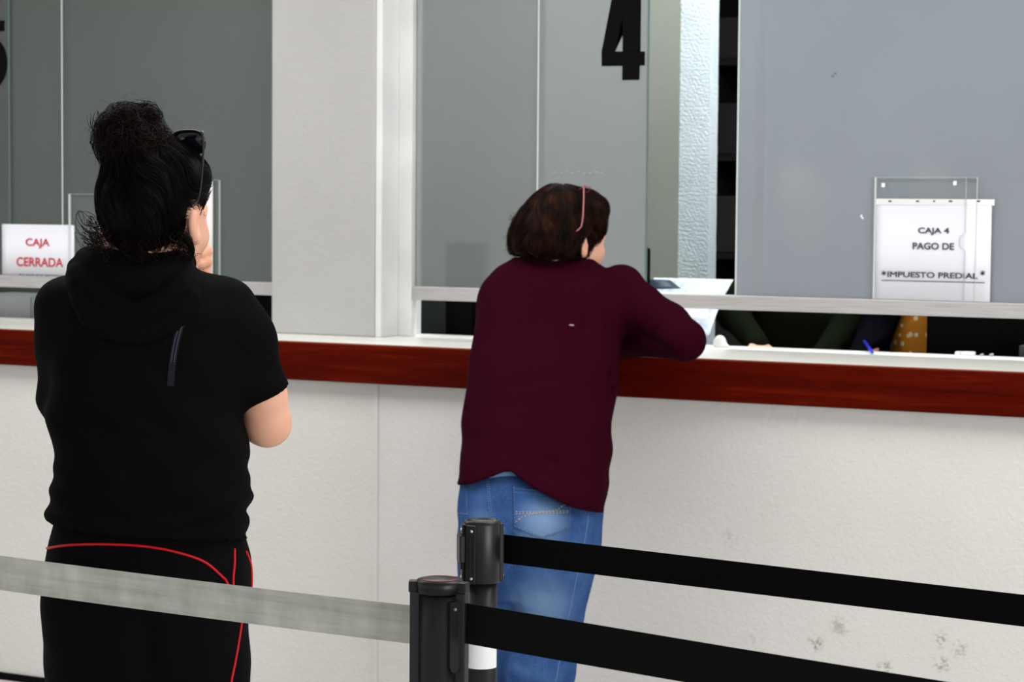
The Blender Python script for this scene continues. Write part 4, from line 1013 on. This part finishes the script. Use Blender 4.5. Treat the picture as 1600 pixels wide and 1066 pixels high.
def to_bun(P, t): d = bunc-P; return d/np.linalg.norm(d, axis=1)[:, None]+1.5*np.stack([wob(P, 55, k) for k in (41, 42, 43)], 1)+.5*np.stack([wob(P, 170, k) for k in (44, 45, 46)], 1)
S_ = flow(hair1, roots, to_bun, 16, .0065, np.abs(RNG.normal(0, .0018, len(roots)))+.0004, .04)
V, Q = strands_mesh(S_, RNG.uniform(.00025, .0005, len(roots)), .6); new('hair_strands', V, Q, M['hairblack'], hair, True, B1)
def curls(starts, n, k, turn, step, field=None, pull=0.0, offs=0.006, grav=0.0, helix=None):
    P = starts.copy(); T = RNG.normal(size=(n, 3)); T /= np.linalg.norm(T, axis=1)[:, None]
    ax = RNG.normal(size=(n, 3)); ax /= np.linalg.norm(ax, axis=1)[:, None]; ang = RNG.uniform(*turn, n); out = []
    for i in range(k):
        out.append(P.copy())
        c, s = np.cos(ang)[:, None], np.sin(ang)[:, None]
        T = T*c+np.cross(ax, T)*s+ax*((ax*T).sum(1))[:, None]*(1-c)
        ax = ax+RNG.normal(size=(n, 3))*.10; ax /= np.linalg.norm(ax, axis=1)[:, None]
        N = T.copy()
        if field is not None:
            g = grad(field, P); d = field(P); N = N-g*np.clip((d-offs)*pull, -1, 1)[:, None]
        N[:, 2] -= grav; P = P+N/np.linalg.norm(N, axis=1)[:, None]*step
    return np.stack(out, 1)
st = scatter(bun1, bunc, np.eye(3), 1500, (-.09, -.09, -.08), (.09, .09, .08))
V, Q = strands_mesh(curls(st, 1500, 22, (.12, .34), .0040, bun1, 90, .0028), RNG.uniform(.00035, .0008, 1500), .5); new('bun_curls', V, Q, M['hairwine'], hair, True, B1)
st = scatter(bun1, bunc, np.eye(3), 170, (-.09, -.09, .0), (.07, .09, .08))
V, Q = strands_mesh(curls(st, 170, 16, (.15, .5), .0034, bun1, 22, .007), RNG.uniform(.00025, .00045, 170), .5); new('flyaway_curls', V, Q, M['hairwine'], hair, True, B1)
def ringlets(n, x0, x1, y0, y1, dep, L, r, tilt=(0, 0, -1)):
    k = 40; t = np.linspace(0, 1, k); out = []
    for i in range(n):
        a = at_d(RNG.uniform(x0, x1), RNG.uniform(y0, y1), D1+RNG.uniform(*dep)); ph = RNG.uniform(0, 6.28); tn = RNG.uniform(1.0, 2.6)*(1 if i % 2 else -1); rr = RNG.uniform(*r); LL = RNG.uniform(*L)
        d = np.array(tilt, float)+RNG.normal(size=3)*.25; d = d[0]*RH+d[1]*FH+d[2]*UZ; d /= np.linalg.norm(d)
        s = np.cross(d, FH); s /= np.linalg.norm(s)+1e-9; b = np.cross(d, s)
        env = np.sqrt(t)*rr
        out.append(a+np.outer(t*LL, d)+np.outer(np.cos(t*tn*6.28+ph)*env, s)+np.outer(np.sin(t*tn*6.28+ph)*env, b))
    return np.array(out)
Rg = np.concatenate([ringlets(15, 138, 158, 338, 378, (-.10, -.05), (.012, .030), (.020, .034), (-.6, -.1, -.5)), ringlets(10, 150, 166, 180, 215, (-.09, -.04), (.012, .025), (.010, .018), (-.8, -.1, .1)),
                     ringlets(40, 150, 172, 345, 378, (-.105, -.05), (.03, .045), (.007, .014), (-.2, -.1, -.8)),
                     ringlets(80, 165, 290, 362, 390, (-.115, -.075), (.02, .04), (.005, .010), (0, -.25, -1)), ringlets(40, 276, 294, 362, 382, (-.085, -.05), (.025, .04), (.005, .010), (.35, -.2, -.9)),
                     ringlets(5, 306, 314, 320, 332, (.0, .03), (.015, .025), (.002, .004), (.5, 0, -.7))])
for nm, i0, i1 in (('side_curls', 0, 15), ('bun_wisp', 15, 25), ('side_curls', 25, 65), ('nape_curls', 65, 185), ('temple_wisp', 185, 190)):
    V, Q = strands_mesh(Rg[i0:i1], RNG.uniform(.0004, .0009, i1-i0), .5); new(nm, V, Q, M['hairwine'], hair, True, B1)
lk = []
for i in range(110):
    o = RNG.normal(size=3)*.0040; lk.append(smoothpath([at_d(268, 362, D1-.080)+o, at_d(284, 368, D1-.088)+o, at_d(296, 380, D1-.086)+o*.8, at_d(299, 394, D1-.082)+o*.6, at_d(294, 406, D1-.08)+o*.5], 18))
V, Q = strands_mesh(np.array(lk), RNG.uniform(.0004, .0008, 110), .5); new('side_lock', V, Q, M['hairblack'], hair, True, B1)
tgp = [at_d(161, 394, D1-.066), at_d(173, 396, D1-.069), at_d(173, 401, D1-.0685), at_d(161, 400, D1-.066)]
tv = np.array(tgp+[p-FH*.0012 for p in tgp]); new('care_label', tv, [(3, 2, 1, 0), (4, 5, 6, 7), (0, 1, 5, 4), (1, 2, 6, 5), (2, 3, 7, 6), (3, 0, 4, 7)], M['paper2'], w1, False, B1)
# sunglasses pushed up on the head
def spectacles(name, C, R, sc, fr, ln, hinge, tip, drop, label, lens_mat, rim_r, temple_r, half_w, lens_h, roll=0.0):
    """hinge and tip: head-local (x, y, z) of the right temple's two ends; the lenses stand across the head between the hinges"""
    R = np.asarray(R); ctr = np.array([hinge[0], hinge[1], hinge[2]])
    if roll:
        cr_, sr_ = math.cos(roll), math.sin(roll); A = np.array([[cr_, 0, -sr_], [0, 1, 0], [sr_, 0, cr_]])
        C = HP(C, R, ctr-A@ctr, sc); R = R@A
    hw = hinge[0]; b = HP(C, R, (0, hinge[1]+.02, hinge[2]), sc); t = empty(name, b, label, 'glasses')
    up = np.array(drop, float); up /= np.linalg.norm(up)
    for s in (1, -1):
        cen = np.array([s*hw*.52, hinge[1]+.024, hinge[2]])-up*lens_h*.35
        ring = []
        for a in np.linspace(0, 2*math.pi, 29):
            ca, sa = math.cos(a), math.sin(a); x = math.copysign(abs(ca)**.75, ca)*hw*.45; v_ = math.copysign(abs(sa)**.8, sa)*lens_h*.5
            bow = -.022*((cen[0]+x)/hw)**2+.004
            ring.append(HP(C, R, cen+np.array([x, bow, 0])+up*v_, sc))
        V, F = tube(ring, rim_r, 8, False); new('rim', V, F, fr, t, True, b)
        V = [p+0 for p in ring[:-1]]+[np.mean(ring[:-1], 0)]; nrm = R@np.array([0, .0008, .0004])
        V = V+[p+nrm for p in V]; n = 28; F = []
        for i in range(n):
            j = (i+1) % n; F += [(i, j, n), (n+1+j, n+1+i, 2*n+1), (i, n+1+i, n+1+j, j)]
        new('lens', V, F, lens_mat, t, True, b)
        h = np.array([s*hinge[0], hinge[1], hinge[2]]); e = np.array([s*tip[0], tip[1], tip[2]])
        path = smoothpath([HP(C, R, p, sc) for p in (h+np.array([-s*.006, .006, .002]), h, h*.55+e*.45+np.array([s*.003, 0, 0]), e, e+np.array([-s*.004, -.012, -.012])*1.2)], 26)
        rr = np.linspace(temple_r*1.3, temple_r, 26)
        V, F = tube(path, rr, 8); new('temple', V, F, fr, t, True, b)
    V, F = tube(smoothpath([HP(C, R, (x, hinge[1]+.028, hinge[2]+.002-up[2]*lens_h*.2), sc) for x in (-hw*.12, 0, hw*.12)], 8), rim_r*1.1, 8); new('bridge', V, F, fr, t, True, b)
    return t
spectacles('sunglasses', C1, R1, S1, M['darkframe'], None, (.078, .010, .146), (.0840, -.012, .040), (0, -.35, .93), 'dark sunglasses pushed up on the curly hair of the woman in black', M['lens'], .0021, .0017, .07, .040)
# ======================= woman in maroon =======================
B2 = at_d(830, 1066, 5.56).copy(); B2[2] = 0
w2 = empty('person', B2, 'person with short brown hair in a maroon sweater and blue jeans leaning on the counter', 'person')
rows = [prow(404, 808, 925, 5.84, .06), prow(418, 778, 950, 5.83, .085), prow(440, 762, 966, 5.81, .105), prow(480, 749, 972, 5.78, .118), prow(540, 738, 970, 5.73, .128), prow(580, 731, 968, 5.69, .132),
        prow(620, 728, 965, 5.66, .136), prow(690, 721, 956, 5.60, .15), prow(750, 713, 951, 5.55, .168), prow(785, 707, 947, 5.535, .178), prow(840, 703, 945, 5.53, .182)]
torso2 = loft(rows, 2.35)
sR = at_d(955, 468, 5.79); eR = at_d(1070, 531, 5.60); kR = at_d(985, 532, 5.84); hR = at_d(900, 518, 5.97)
sL = at_d(790, 470, 5.80); eL = at_d(775, 517, 6.0); hL = at_d(880, 508, 6.06)
up2 = union([cone(sR, at_d(1000, 480, 5.74), .060, .056), cone(at_d(1000, 480, 5.74), at_d(1044, 508, 5.66), .056, .051), cone(at_d(1044, 508, 5.66), eR, .052, .050)], .02)
fo2 = union([cone(eR, kR, .050, .041), cone(kR, hR, .041, .034)], .03)
puff = ell(at_d(972, 440, 5.78), (.05, .06, .046))
kink = ell(at_d(1008, 474, 5.73), (.032, .05, .040))
armL2 = union([cone(sL, eL, .06, .05), cone(eL, hL, .048, .034)], .03)
hem_x = np.array([700, 711, 750, 795, 832, 880, 925, 945, 960]); hem_y = np.array([772, 772, 758, 739, 764, 790, 806, 813, 815])
hs = np.array([(at_d(x, 780, 5.52)-B2)@RH for x in hem_x]); hz = np.array([at_d(x, y, 5.37)[2] for x, y in zip(hem_x, hem_y)])
def creases(P, L, D):
    d = 0
    for (a, b, w, dep) in L: d = d+dep*np.exp(-(cone(at_d(a[0], a[1], D+a[2]), at_d(b[0], b[1], D+b[2]), 0, 0)(P)/w)**2)
    return d
CR2 = [((958, 585, -.10), (880, 640, -.15), .012, .008), ((955, 610, -.10), (850, 690, -.19), .013, .007), ((930, 470, -.06), (900, 540, -.09), .012, .006), ((965, 432, -.03), (985, 480, -.06), .008, .010),
       ((948, 440, -.05), (940, 500, -.07), .010, .008), ((1005, 455, -.06), (1012, 500, -.12), .007, .007), ((1035, 480, -.12), (1030, 530, -.18), .009, .006), ((990, 520, -.03), (1050, 545, -.15), .011, .006),
       ((735, 640, -.12), (800, 700, -.22), .013, .006), ((725, 735, -.16), (800, 728, -.30), .010, .005), ((950, 760, -.2), (860, 720, -.30), .012, .006), ((800, 600, -.18), (900, 590, -.18), .014, .004)]
def sweater(P):
    q = P-B2; d = torso2(P); d = smin(d, puff(P), .02); d = smin(d, up2(P), .04); d = smin(d, kink(P), .012); d = smin(d, fo2(P), .012); d = smin(d, armL2(P), .03)
    low = np.clip((1.0-q[:, 2])/.2, 0, 1)
    d = d-0.0055*wob(q*np.array([1, 1, 1.4]), 20, 51)-0.0035*wob(q, 52, 52)-low*.003*np.sin(q[:, 2]*70+3*np.sin((q@RH)*12))
    d = d+1.5*creases(P, CR2, 5.73)
    return smax(d, np.interp(q@RH, hs, hz)-P[:, 2], .004)
swt = body('sweater', sweater, B2+np.array([-.40, -.34, .68]), B2+np.array([.62, .74, 1.52]), .0055, M['maroon'], w2, B2)
bv2 = bvh_of(swt, B2)
c = drape(bv2, [(889, 508.5), (897, 509)], .001, 6); V, F = tube(c, [.0012, .0024, .0028, .0028, .0024, .001], 8); new('lint_speck', V, F, mat('pale lint', S((150, 120, 130)), 0.9), swt, True, B2)
# collar rib
colc = at_d(868, 409, 5.83); colf = cone(at_d(868, 452, 5.82), at_d(869, 395, 5.835), .088, .064)
coln = UZ-.25*FH; coln = coln/np.linalg.norm(coln)
def collar(P): return smax(colf(P)-.0015*np.sin((P@UZ)*420)*0, (P-colc)@coln, .006)
body('collar', collar, colc+np.array([-.16, -.16, -.1]), colc+np.array([.16, .16, .06]), .004, M['maroon'], w2, B2)
# jeans
rows = [prow(722, 730, 936, 5.56, .11), prow(750, 719, 943, 5.555, .138), prow(800, 715, 943, 5.535, .155), prow(845, 718, 936, 5.53, .155), prow(890, 728, 922, 5.54, .135), prow(930, 740, 905, 5.55, .11)]
hips2 = loft(rows, 2.4)
def floor_pt(px, dep, z): p = at_d(px, 1066, dep).copy(); p[2] = z; return p
jR = leg(at_d(866, 855, 5.53), floor_pt(843, 5.52, .36), floor_pt(838, 5.58, .06), .108, .084, .068)
jL = leg(at_d(775, 865, 5.55), floor_pt(768, 5.60, .36), floor_pt(764, 5.66, .06), .096, .080, .066)
CJ = [((812, 885, -.12), (800, 1000, -.1), .012, .006), ((905, 850, -.1), (840, 880, -.17), .012, .006), ((815, 872, -.14), (880, 905, -.15), .010, .005), ((905, 900, -.08), (850, 930, -.13), .012, .006), ((820, 985, -.10), (890, 1010, -.08), .011, .006), ((815, 1040, -.10), (885, 1055, -.08), .012, .006)]
def jeans(P):
    q = P-B2; d = smin(hips2(P), smin(jR(P), jL(P), .012), .035)
    d = d+.010*np.exp(-(cone(at_d(792, 800, 5.37), at_d(798, 880, 5.40), 0, 0)(P)/.014)**2)
    return d-0.003*wob(q, 26, 61)-0.002*wob(q, 60, 62)+creases(P, CJ, 5.55)
fade_highlight_denim([(tuple(at_d(848, 818, 5.38)-B2), .085, .55), (tuple(at_d(850, 945, 5.43)-B2), .11, .40), (tuple(at_d(740, 820, 5.39)-B2), .07, .35)])
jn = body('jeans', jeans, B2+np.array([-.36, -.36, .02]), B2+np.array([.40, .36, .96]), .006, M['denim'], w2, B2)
bvj = bvh_of(jn, B2)
def seam(pix, r, material, name='seam', dash=False, lift=.0008, parent=None):
    c = drape(bvj, pix, lift, 64)
    if not dash: V, F = tube(c, r, 6)
    else: V, F = join([tube(c[i:i+3], r, 6) for i in range(0, len(c)-3, 4)])
    return new(name, V, F, material, parent or jn, True, B2)
# back pocket: a patch of faded denim with a pointed bottom
pk = [(801, 759), (850, 757), (893, 772), (891, 826), (851, 842), (803, 825)]
def inpoly(u, w):
    top = np.array([801+92*u, 759+13*u]); bot = np.array([803+88*u, 825+17*(1-abs(2*u-1))]); return top*(1-w)+bot*w
V, F = [], []; n = 18; ok = True
for lift in (.0026, .0002):
    for j in range(n+1):
        for i in range(n+1):
            x, y = inpoly(i/n, j/n); h = bvj.ray_cast(Vector(CAM), Vector(ray(x, y)).normalized()); V.append(np.array(h[0])+np.array(h[1])*lift)
g = lambda s, j, i: s*(n+1)**2+j*(n+1)+i
for j in range(n):
    for i in range(n): F += [(g(0, j, i), g(0, j+1, i), g(0, j+1, i+1), g(0, j, i+1)), (g(1, j, i), g(1, j, i+1), g(1, j+1, i+1), g(1, j+1, i))]
for i in range(n):
    F += [(g(0, 0, i), g(0, 0, i+1), g(1, 0, i+1), g(1, 0, i)), (g(0, n, i+1), g(0, n, i), g(1, n, i), g(1, n, i+1)), (g(0, i+1, 0), g(0, i, 0), g(1, i, 0), g(1, i+1, 0)), (g(0, i, n), g(0, i+1, n), g(1, i+1, n), g(1, i, n))]
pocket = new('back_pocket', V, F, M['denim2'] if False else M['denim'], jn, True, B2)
for pts in ([(803, 762), (805, 823)], [(805, 823), (851, 840), (889, 825)], [(889, 825), (891, 780)], [(803, 764), (850, 768)], [(803, 770), (848, 774)]):
    seam(pts, .0007, M['threadblue'], 'pocket_stitch', True, .0034, pocket)
seam([(806, 800.5), (830, 801), (888, 799)], .0009, M['thread'], 'pocket_stitch', True, .0036, pocket); seam([(806, 804), (830, 803.5), (888, 802)], .0009, M['thread'], 'pocket_stitch', True, .0036, pocket)
seam([(806, 816), (818, 808), (842, 802), (868, 798), (884, 788)], .0008, M['thread'], 'pocket_stitch', True, .0036, pocket)
seam([(729, 764), (730, 805)], .0008, M['threadblue'], 'seam', True); seam([(716, 802), (731, 804)], .0008, M['threadblue'], 'seam', True)
seam([(761, 752), (763, 780), (768, 812)], .0009, M['threadblue'], 'seam', True); seam([(764, 752), (766, 780), (771, 812)], .0008, M['threadblue'], 'seam', True)
seam([(919, 806), (914, 840), (905, 880), (895, 930), (880, 1000), (868, 1066)], .0010, M['threadblue'], 'side_seam', False)
c = drape(bvj, [(752, 747), (775, 743), (800, 741), (830, 744)], .002, 30)
V, F = ribbon(bvj, [(745, 749), (775, 744), (800, 742), (835, 745)], .006, .002, M['denimlight'], 'waistband', jn, B2, 40)[0], None
for p in (838, 764): shoe('shoe', floor_pt(p, 5.6, 0), FH, w2, B2, mat('dark shoe', (0.01, 0.01, 0.01), 0.5))
# body
f2 = fwd_angle(885, 48); S2 = 1.05; C2 = at_d(883, 380, 5.86); R2 = frame_of(f2, .10, 0.0)
neck2 = union([cone(at_d(866, 425, 5.83), HP(C2, R2, (0, -.02, -.03), S2), .056, .05), cone(at_d(866, 425, 5.82), at_d(866, 450, 5.8), .05, .06)], .03)
hd2 = head_field(C2, R2, S2)
hands2 = union([hand_field(hR, hR-kR, -UZ, 1, .35), hand_field(hL, hL-eL, -UZ, -1, .35)], .004)
def body2(P):
    d = smin(hd2(P), neck2(P), .03); d = smin(d, torso2(P)+.055, .02)
    a = smin(smin(up2(P)+.012, fo2(P)+.011, .01), armL2(P)+.012, .01); a = smin(a, hands2(P), .012); d = smin(d, a, .01)
    return smin(d, smin(hips2(P)+.015, smin(jR(P), jL(P), .01)+.015, .02), .02)
body('body', body2, B2+np.array([-.40, -.34, .05]), B2+np.array([.62, .80, 1.68]), .0042, M['skin'], w2, B2)
eyes(C2, R2, S2, w2, B2)
# bobbed hair
def hl(p): return HP(C2, R2, p, S2)
def R2e(c, r): return lambda P: ell(np.array(c), np.array(r))((P-C2)@R2/S2)*S2
e_cap = R2e((0, -.018, .045), (.089, .108, .099)); e_back = R2e((0, -.066, -.006), (.095, .085, .076)); e_side = R2e((.064, .034, .052), (.026, .036, .044)); e_side2 = R2e((-.064, .034, .052), (.026, .036, .044))
e_fr = R2e((0, .055, .09), (.07, .045, .045))
earcut = [R2e((s*.102, -.002, -.014), (.036, .029, .040)) for s in (1, -1)]
face_n = np.array([0, .105, -.07]); face_n /= np.linalg.norm(face_n)
def hair2b(P):
    q = (P-C2)@R2/S2
    d = smin(e_cap(P), e_back(P), .05); d = smax(d, ((q-np.array([0, .03, -.04]))@face_n)*S2, .015); d = smin(d, e_fr(P), .03)
    d = smin(d, smin(e_side(P), e_side2(P), .01), .012)
    for r in earcut: d = smax(d, -r(P), .008)
    d = smax(d, (-.042-q[:, 2])*S2+.15*(q[:, 1]+.03)*0, .012)
    return d
def hair2(P): return hair2b(P)-.0045*wob(P*np.array([1, 1, .5]), 85, 71)-.005*wob(P, 38, 72)
h2 = body('hair', hair2, C2-np.array([.24, .24, .14]), C2+np.array([.24, .24, .24]), .0036, M['hairbrown'], w2, B2)
crown = hl((0.01, -.035, .15))
roots = scatter(hair2, C2, R2, 4200, (-.12, -.16, -.05), (.12, .1, .16))
def down2(P, t):
    a = P-crown; a[:, 2] = 0; a /= np.linalg.norm(a, axis=1)[:, None]+1e-6
    return a*.7+np.array([0, 0, -1.0])+1.1*np.stack([wob(P, 45, k) for k in (73, 74, 75)], 1)+.5*np.stack([wob(P, 130, k) for k in (76, 77, 78)], 1)
S_ = flow(hair2, roots, down2, 14, .0062, np.abs(RNG.normal(0, .0022, len(roots)))+.0004, .05)
V, Q = strands_mesh(S_, RNG.uniform(.0004, .0008, len(roots)), .5); new('hair_strands', V, Q, M['hairbrown'], h2, True, B2)
# loose tips at the back and nape
tips = []
tr_ = scatter(hair2, C2, R2, 260, (-.1, -.17, -.05), (.1, -.03, .03)); tg = grad(hair2, tr_)
for p, g_ in zip(tr_, tg):
    d = g_*.5+np.array([0, 0, -1.0])+RNG.normal(size=3)*.3; d /= np.linalg.norm(d); t = np.linspace(0, 1, 12)[:, None]
    tips.append(p+d*t*RNG.uniform(.012, .028)+g_*.012*t**2*RNG.uniform(-.6, 1))
NT = len(tips)
p = at_d(808, 345, 5.86)
for i in range(40):
    d = -RH*.8+UZ*.7+RNG.normal(size=3)*.25; t = np.linspace(0, 1, 12)[:, None]; tips.append(p+RNG.normal(size=3)*.006+d*t*RNG.uniform(.012, .024)-UZ*t**2*.004)
for nm, ar in (('loose_tips', tips[:NT]), ('flicked_lock', tips[NT:])):
    V, Q = strands_mesh(np.array(ar), RNG.uniform(.0004, .0008, len(ar)), .3); new(nm, V, Q, M['hairbrown'], h2, True, B2)
spectacles('eyeglasses', C2, R2, S2, M['rose'], None, (.080, -.026, .142), (.086, -.054, .034), (0, -.99, .10), 'rose framed eyeglasses pushed up on the brown hair of the woman in maroon', M['clearlens'], .0014, .0019, .07, .028, .27)
# ======================= clerks behind the glass =======================
def clerk(pxc, y, zs, name_cloth, m_cloth, label, arm_px, turn):
    c = at_y(pxc, 500, y); B = np.array([c[0], c[1], 0.0]); B[2] = 0.62
    w = empty('person', B, label, 'person')
    ux = np.array([1.0, 0, 0])
    rows = [(zs-.66, c[0], c[1], 1, 0, .155, .12), (zs-.45, c[0], c[1], 1, 0, .15, .115), (zs-.2, c[0], c[1], 1, 0, .155, .115), (zs-.06, c[0], c[1], 1, 0, .16, .10), (zs, c[0], c[1], 1, 0, .12, .08), (zs+.03, c[0], c[1], 1, 0, .07, .06)]
    tor = loft(rows, 2.4); arms = []; bare = []
    for (sx, e, hnd) in arm_px:
        s = c+np.array([sx*.145, 0, 0]); s[2] = zs-.05; ee = at_y(*e); hh = at_y(*hnd)
        arms.append(union([cone(s, ee, .052, .044), cone(ee, hh, .044, .033)], .03)); d = hh-ee
        bare.append(hand_field(hh-d*.03, d, -UZ, sx, .5)); bare.append(cone(ee, hh, .032, .026))
    A = union([tor]+arms, .03)
    Cc = np.array([c[0], c[1]-.02, zs+.20]); a = math.radians(turn); Rc = frame_of((math.cos(a), math.sin(a)), .15)
    hd = head_field(Cc, Rc, 1.0); nk = cone((c[0], c[1], zs-.02), Cc-[0, 0, .03], .055, .048)
    cloth_f = lambda P: A(P)-.003*wob(P, 40, int(pxc))
    def bd(P):
        d = smin(hd(P), nk(P), .03); d = smin(d, tor(P)+.015, .02)
        for b_ in bare: d = smin(d, b_(P), .008)
        return d
    lo, hi = B+np.array([-.42, -.46, -.02]), B+np.array([.42, .3, .98])
    body('body', bd, lo, hi, .0075, M['skin'], w, B)
    eyes(Cc, Rc, 1.0, w, B)
    hr_ = cap_field(Cc, Rc, 1.0, (.087, .107, .101), (0, -.02, .038), (0, .02, -.03), (.07, .105), .9, -.12)
    body('hair', lambda P: hr_(P)-.003*wob(P, 90, 5), Cc-.2, Cc+.2, .006, M['hairblack'], w, B)
    return w, B, A, tor, cloth_f, lo, hi, c
w3, B3, A3, T3, F3, lo, hi, c3 = clerk(1256, 0.98, 1.36, 'sweater', M['green'], 'person in a dark green sweater seated behind the counter beside the white pages', [(-1, (1146, 492, .84), (1186, 541, .63)), (1, (1325, 505, .90), (1282, 560, .69))], 268)
body('sweater', F3, lo, hi, .007, M['green'], w3, B3)
stool = empty('office_stool', (B3[0], B3[1], 0), 'stool under the person in the dark green sweater', 'stool')
def make_stool(t):
    bm = bmesh.new(); lathe(bm, [(.14, .55), (.155, .57), (.155, .605), (.135, .618), (0, .62)], 32); from_bm('seat', bm, M['black'], t)
    bm = bmesh.new(); lathe(bm, [(.025, .04), (.025, .56)], 16); from_bm('column', bm, M['screw'], t)
    bm = bmesh.new(); lathe(bm, [(.18, 0), (.18, .02), (.05, .045), (.025, .05)], 32); from_bm('foot', bm, M['black'], t)
make_stool(stool)
w4, B4, A4, T4, F4, lo, hi, c4 = clerk(1472, 0.98, 1.36, 'blouse', M['mustard'], 'person in a navy cardigan over a mustard polka dot blouse behind the right window', [(-1, (1368, 520, .90), (1346, 572, .68)), (1, (1530, 520, .86), (1500, 570, .7))], 262)
body('blouse', T4, lo, hi, .007, M['mustard'], w4, B4)
eL0, eL1 = at_y(1403, 497, c4[1]-.13), at_y(1378, 552, c4[1]-.13)
def cardigan(P):
    d = np.minimum(smin(F4(P), T4(P), .02)-.010, 9)
    d = np.maximum(d, -(T4(P)-.003))
    OC = at_y(1428, 500, c4[1]-.13)[0]; hwid = (OC-eL0[0])+(eL0[2]-P[:, 2])*((eL0[0]-eL1[0])/(eL0[2]-eL1[2])); wedge = np.maximum(np.abs(P[:, 0]-OC)-np.maximum(hwid, .01), P[:, 1]-(c4[1]-.02))
    return smax(d, -wedge, .004)
body('cardigan', cardigan, lo, hi, .005, M['navy'], w4, B4)
st2 = empty('office_stool', (B4[0], B4[1], 0), 'stool under the person in the navy cardigan', 'stool'); make_stool(st2)
